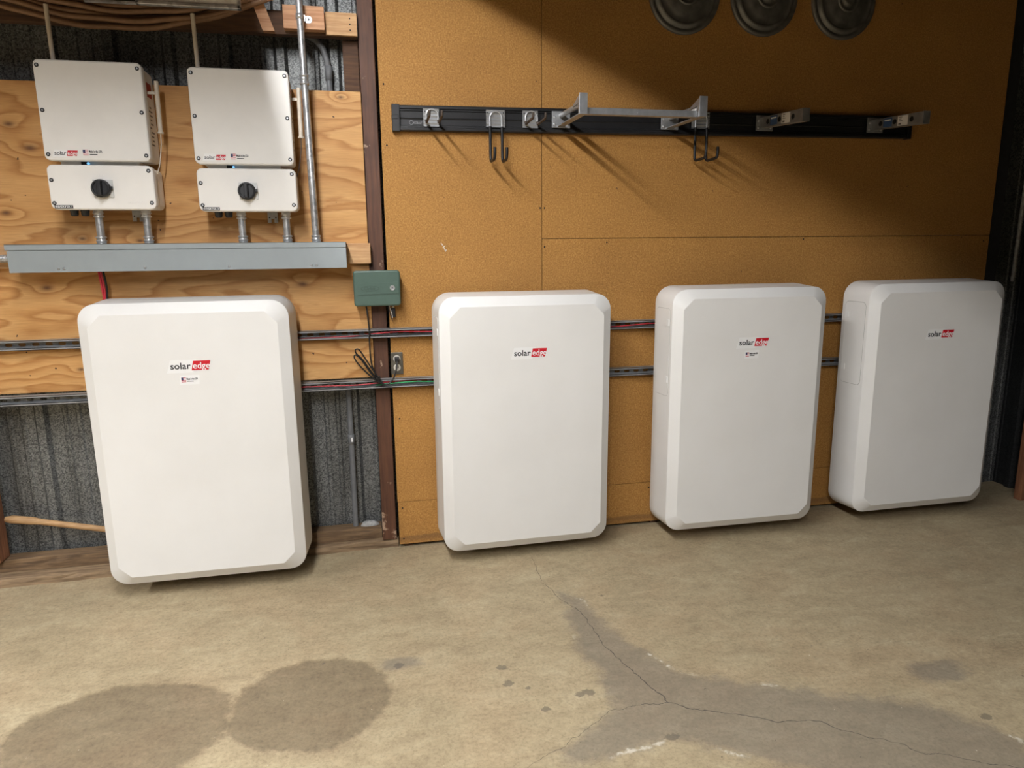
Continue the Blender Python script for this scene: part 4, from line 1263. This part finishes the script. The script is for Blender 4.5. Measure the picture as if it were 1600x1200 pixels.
# ================================================================== ROUND METAL COVERS HIGH ON THE BOARD
def disc(x, zc, R, label):
    t = thing('metal_cover', label, 'metal disc', (x, -0.012, zc - R), 'round metal covers hung high on the board')
    k = R / 0.175
    prof = [(0.175, 0.0), (0.176, -0.010), (0.172, -0.016), (0.160, -0.018), (0.154, -0.014), (0.150, -0.015), (0.146, -0.026), (0.138, -0.031), (0.130, -0.030), (0.127, -0.027),
            (0.105, -0.038), (0.075, -0.044), (0.060, -0.045)]
    d = MB().lathe([(r * k, y - 0.0008) for r, y in prof], (x, 0, zc), 'y', 56).build('dish', 'disc_metal', t)
    MB().lathe([(r * k, y - 0.0008) for r, y in [(0.060, -0.044), (0.058, -0.050), (0.052, -0.052), (0.048, -0.048), (0.034, -0.048), (0.031, -0.056), (0.022, -0.058), (0.004, -0.059)]], (x, 0, zc), 'y', 40).build('hub', 'disc_metal', d)


disc(1.125, 2.592, 0.175, 'dull round metal cover at the top, nearest the light')
disc(1.530, 2.600, 0.172, 'dull round metal cover at the top, middle of the three')
disc(1.955, 2.604, 0.172, 'dull round metal cover at the top, farthest right in the shadow')

# dusty rod hanging by the right wall
o = MB().tube([(3.142, -0.010, 1.236), (3.146, -0.012, 1.7), (3.150, -0.014, 2.4), (3.155, -0.015, 3.28)], 0.009, 10).build('hanging_rod', 'dusty_rod')
tag(o, 'pale dusty rod hanging by the black corner post', 'rod')

# ================================================================== ADDED SHADE SHELF, HOSE, FOIL PANEL HIGH ON THE LEFT
t = thing('shade_shelf', 'unseen timber shelf added above the inverters to shade them', 'shelf', (-2.1, -0.4, 2.49))
MB().box(-3.6, -0.80, -1.05, 0.0, 2.490, 2.510).build('deck', 'dark_timber', t)  # unseen deck added to keep lamp light off the inverter tops
MB().box(-3.6, -0.80, -1.072, -1.052, 2.400, 2.510).build('shade_lip', 'dark_timber', t)  # front lip added to deepen that shade
for x in (-3.5, -2.3, -0.86):
    MB().box(x, x + 0.045, -0.80, 0.0, 2.510, 3.28).build('hanger', 'dark_timber', t)

t = thing('coiled_hose', 'loops of brown hose hanging above the inverters', 'hose', (-1.3, -0.05, 2.3))
for k, (zb, y, kk, xc) in enumerate(((2.316, -0.058, 0.40, -1.30), (2.339, -0.070, 0.36, -1.27), (2.352, -0.056, 0.40, -1.25), (2.374, -0.072, 0.34, -1.24), (2.392, -0.056, 0.36, -1.20), (2.412, -0.070, 0.33, -1.2), (2.430, -0.058, 0.33, -1.2))):
    pts = []
    for q in range(41):
        x = -2.15 + q * 1.50 / 40
        z = zb + kk * (x - xc) ** 2 + 0.003 * math.sin(q * 0.9 + k)
        if z > 2.478: continue
        pts.append((x, y + 0.006 * math.sin(q * 0.35 + k * 2), z))
    o = MB().tube(pts, 0.0108, 8).build('loop', 'hose_brown', t)

t = thing('foil_panel', 'aluminium framed foil panel hanging over the right inverter', 'panel', (-0.97, -0.30, 2.335))
b = MB(); b.box(-1.14, -0.796, -0.296, -0.284, 2.345, 2.489); b.build('foil_sheet', 'foil', t)
b = MB(); b.box(-1.150, -0.790, -0.304, -0.278, 2.334, 2.3465); b.box(-0.8015, -0.790, -0.304, -0.278, 2.334, 2.489); b.box(-1.150, -1.139, -0.304, -0.278, 2.334, 2.489)
b.build('frame', 'galv', t, bevel=0.002)
t = thing('dark_panel', 'dark framed panel beside the foil panel at the top', 'panel', (-1.3, -0.28, 2.336))
MB().box(-1.46, -1.153, -0.288, -0.280, 2.343, 2.489).build('sheet', 'shade_and_panel_black', t)
MB().box(-1.325, -1.153, -0.292, -0.276, 2.336, 2.3425).build('frame', 'galv', t)


# ================================================================== CEILING LAMPS
def lamp(pos, length, width, watts, spread, label):
    """tube fixture: white tray, two glowing tubes, hung from the ceiling on two rods"""
    t = thing('tube_lamp', label, 'lamp', pos, 'garage tube lamps')
    x, y, z = pos
    h = length / 2
    MB().prism([(x - 0.075, z + 0.028), (x - 0.045, z + 0.075), (x + 0.045, z + 0.075), (x + 0.075, z + 0.028), (x + 0.070, z + 0.028), (x + 0.042, z + 0.070), (x - 0.042, z + 0.070), (x - 0.070, z + 0.028)], y - h - 0.03, y + h + 0.03).build('tray', 'white_plastic', t)
    for sx in (-0.03, 0.03):
        MB().tube([(x + sx, y - h, z + 0.045), (x + sx, y + h, z + 0.045)], 0.013, 12).build('tube', 'bulb_glow', t)
    for sy in (-0.7, 0.7):
        MB().tube([(x, y + sy * h, z + 0.072), (x, y + sy * h, 3.498)], 0.005, 8).build('hanging_rod', 'zinc', t)
    ld = bpy.data.lights.new('lamp_light', 'AREA')
    ld.shape = 'RECTANGLE'; ld.size = width; ld.size_y = length; ld.energy = watts; ld.spread = math.radians(spread); ld.color = (0.985, 0.985, 1.0)
    lo = bpy.data.objects.new('lamp_light', ld); COL.objects.link(lo)
    lo.parent = t; lo.location = (0, 0, 0.026)


for a, lab in zip(LAMPS, ('tube lamp hung above the concrete in front of the inverters', 'added fill tube lamp in line behind the viewer', 'tube lamp hung far to the left')):
    lamp(*a, lab)

for o in bpy.data.objects:
    if o.get('_w') is not None:
        del o['_w']
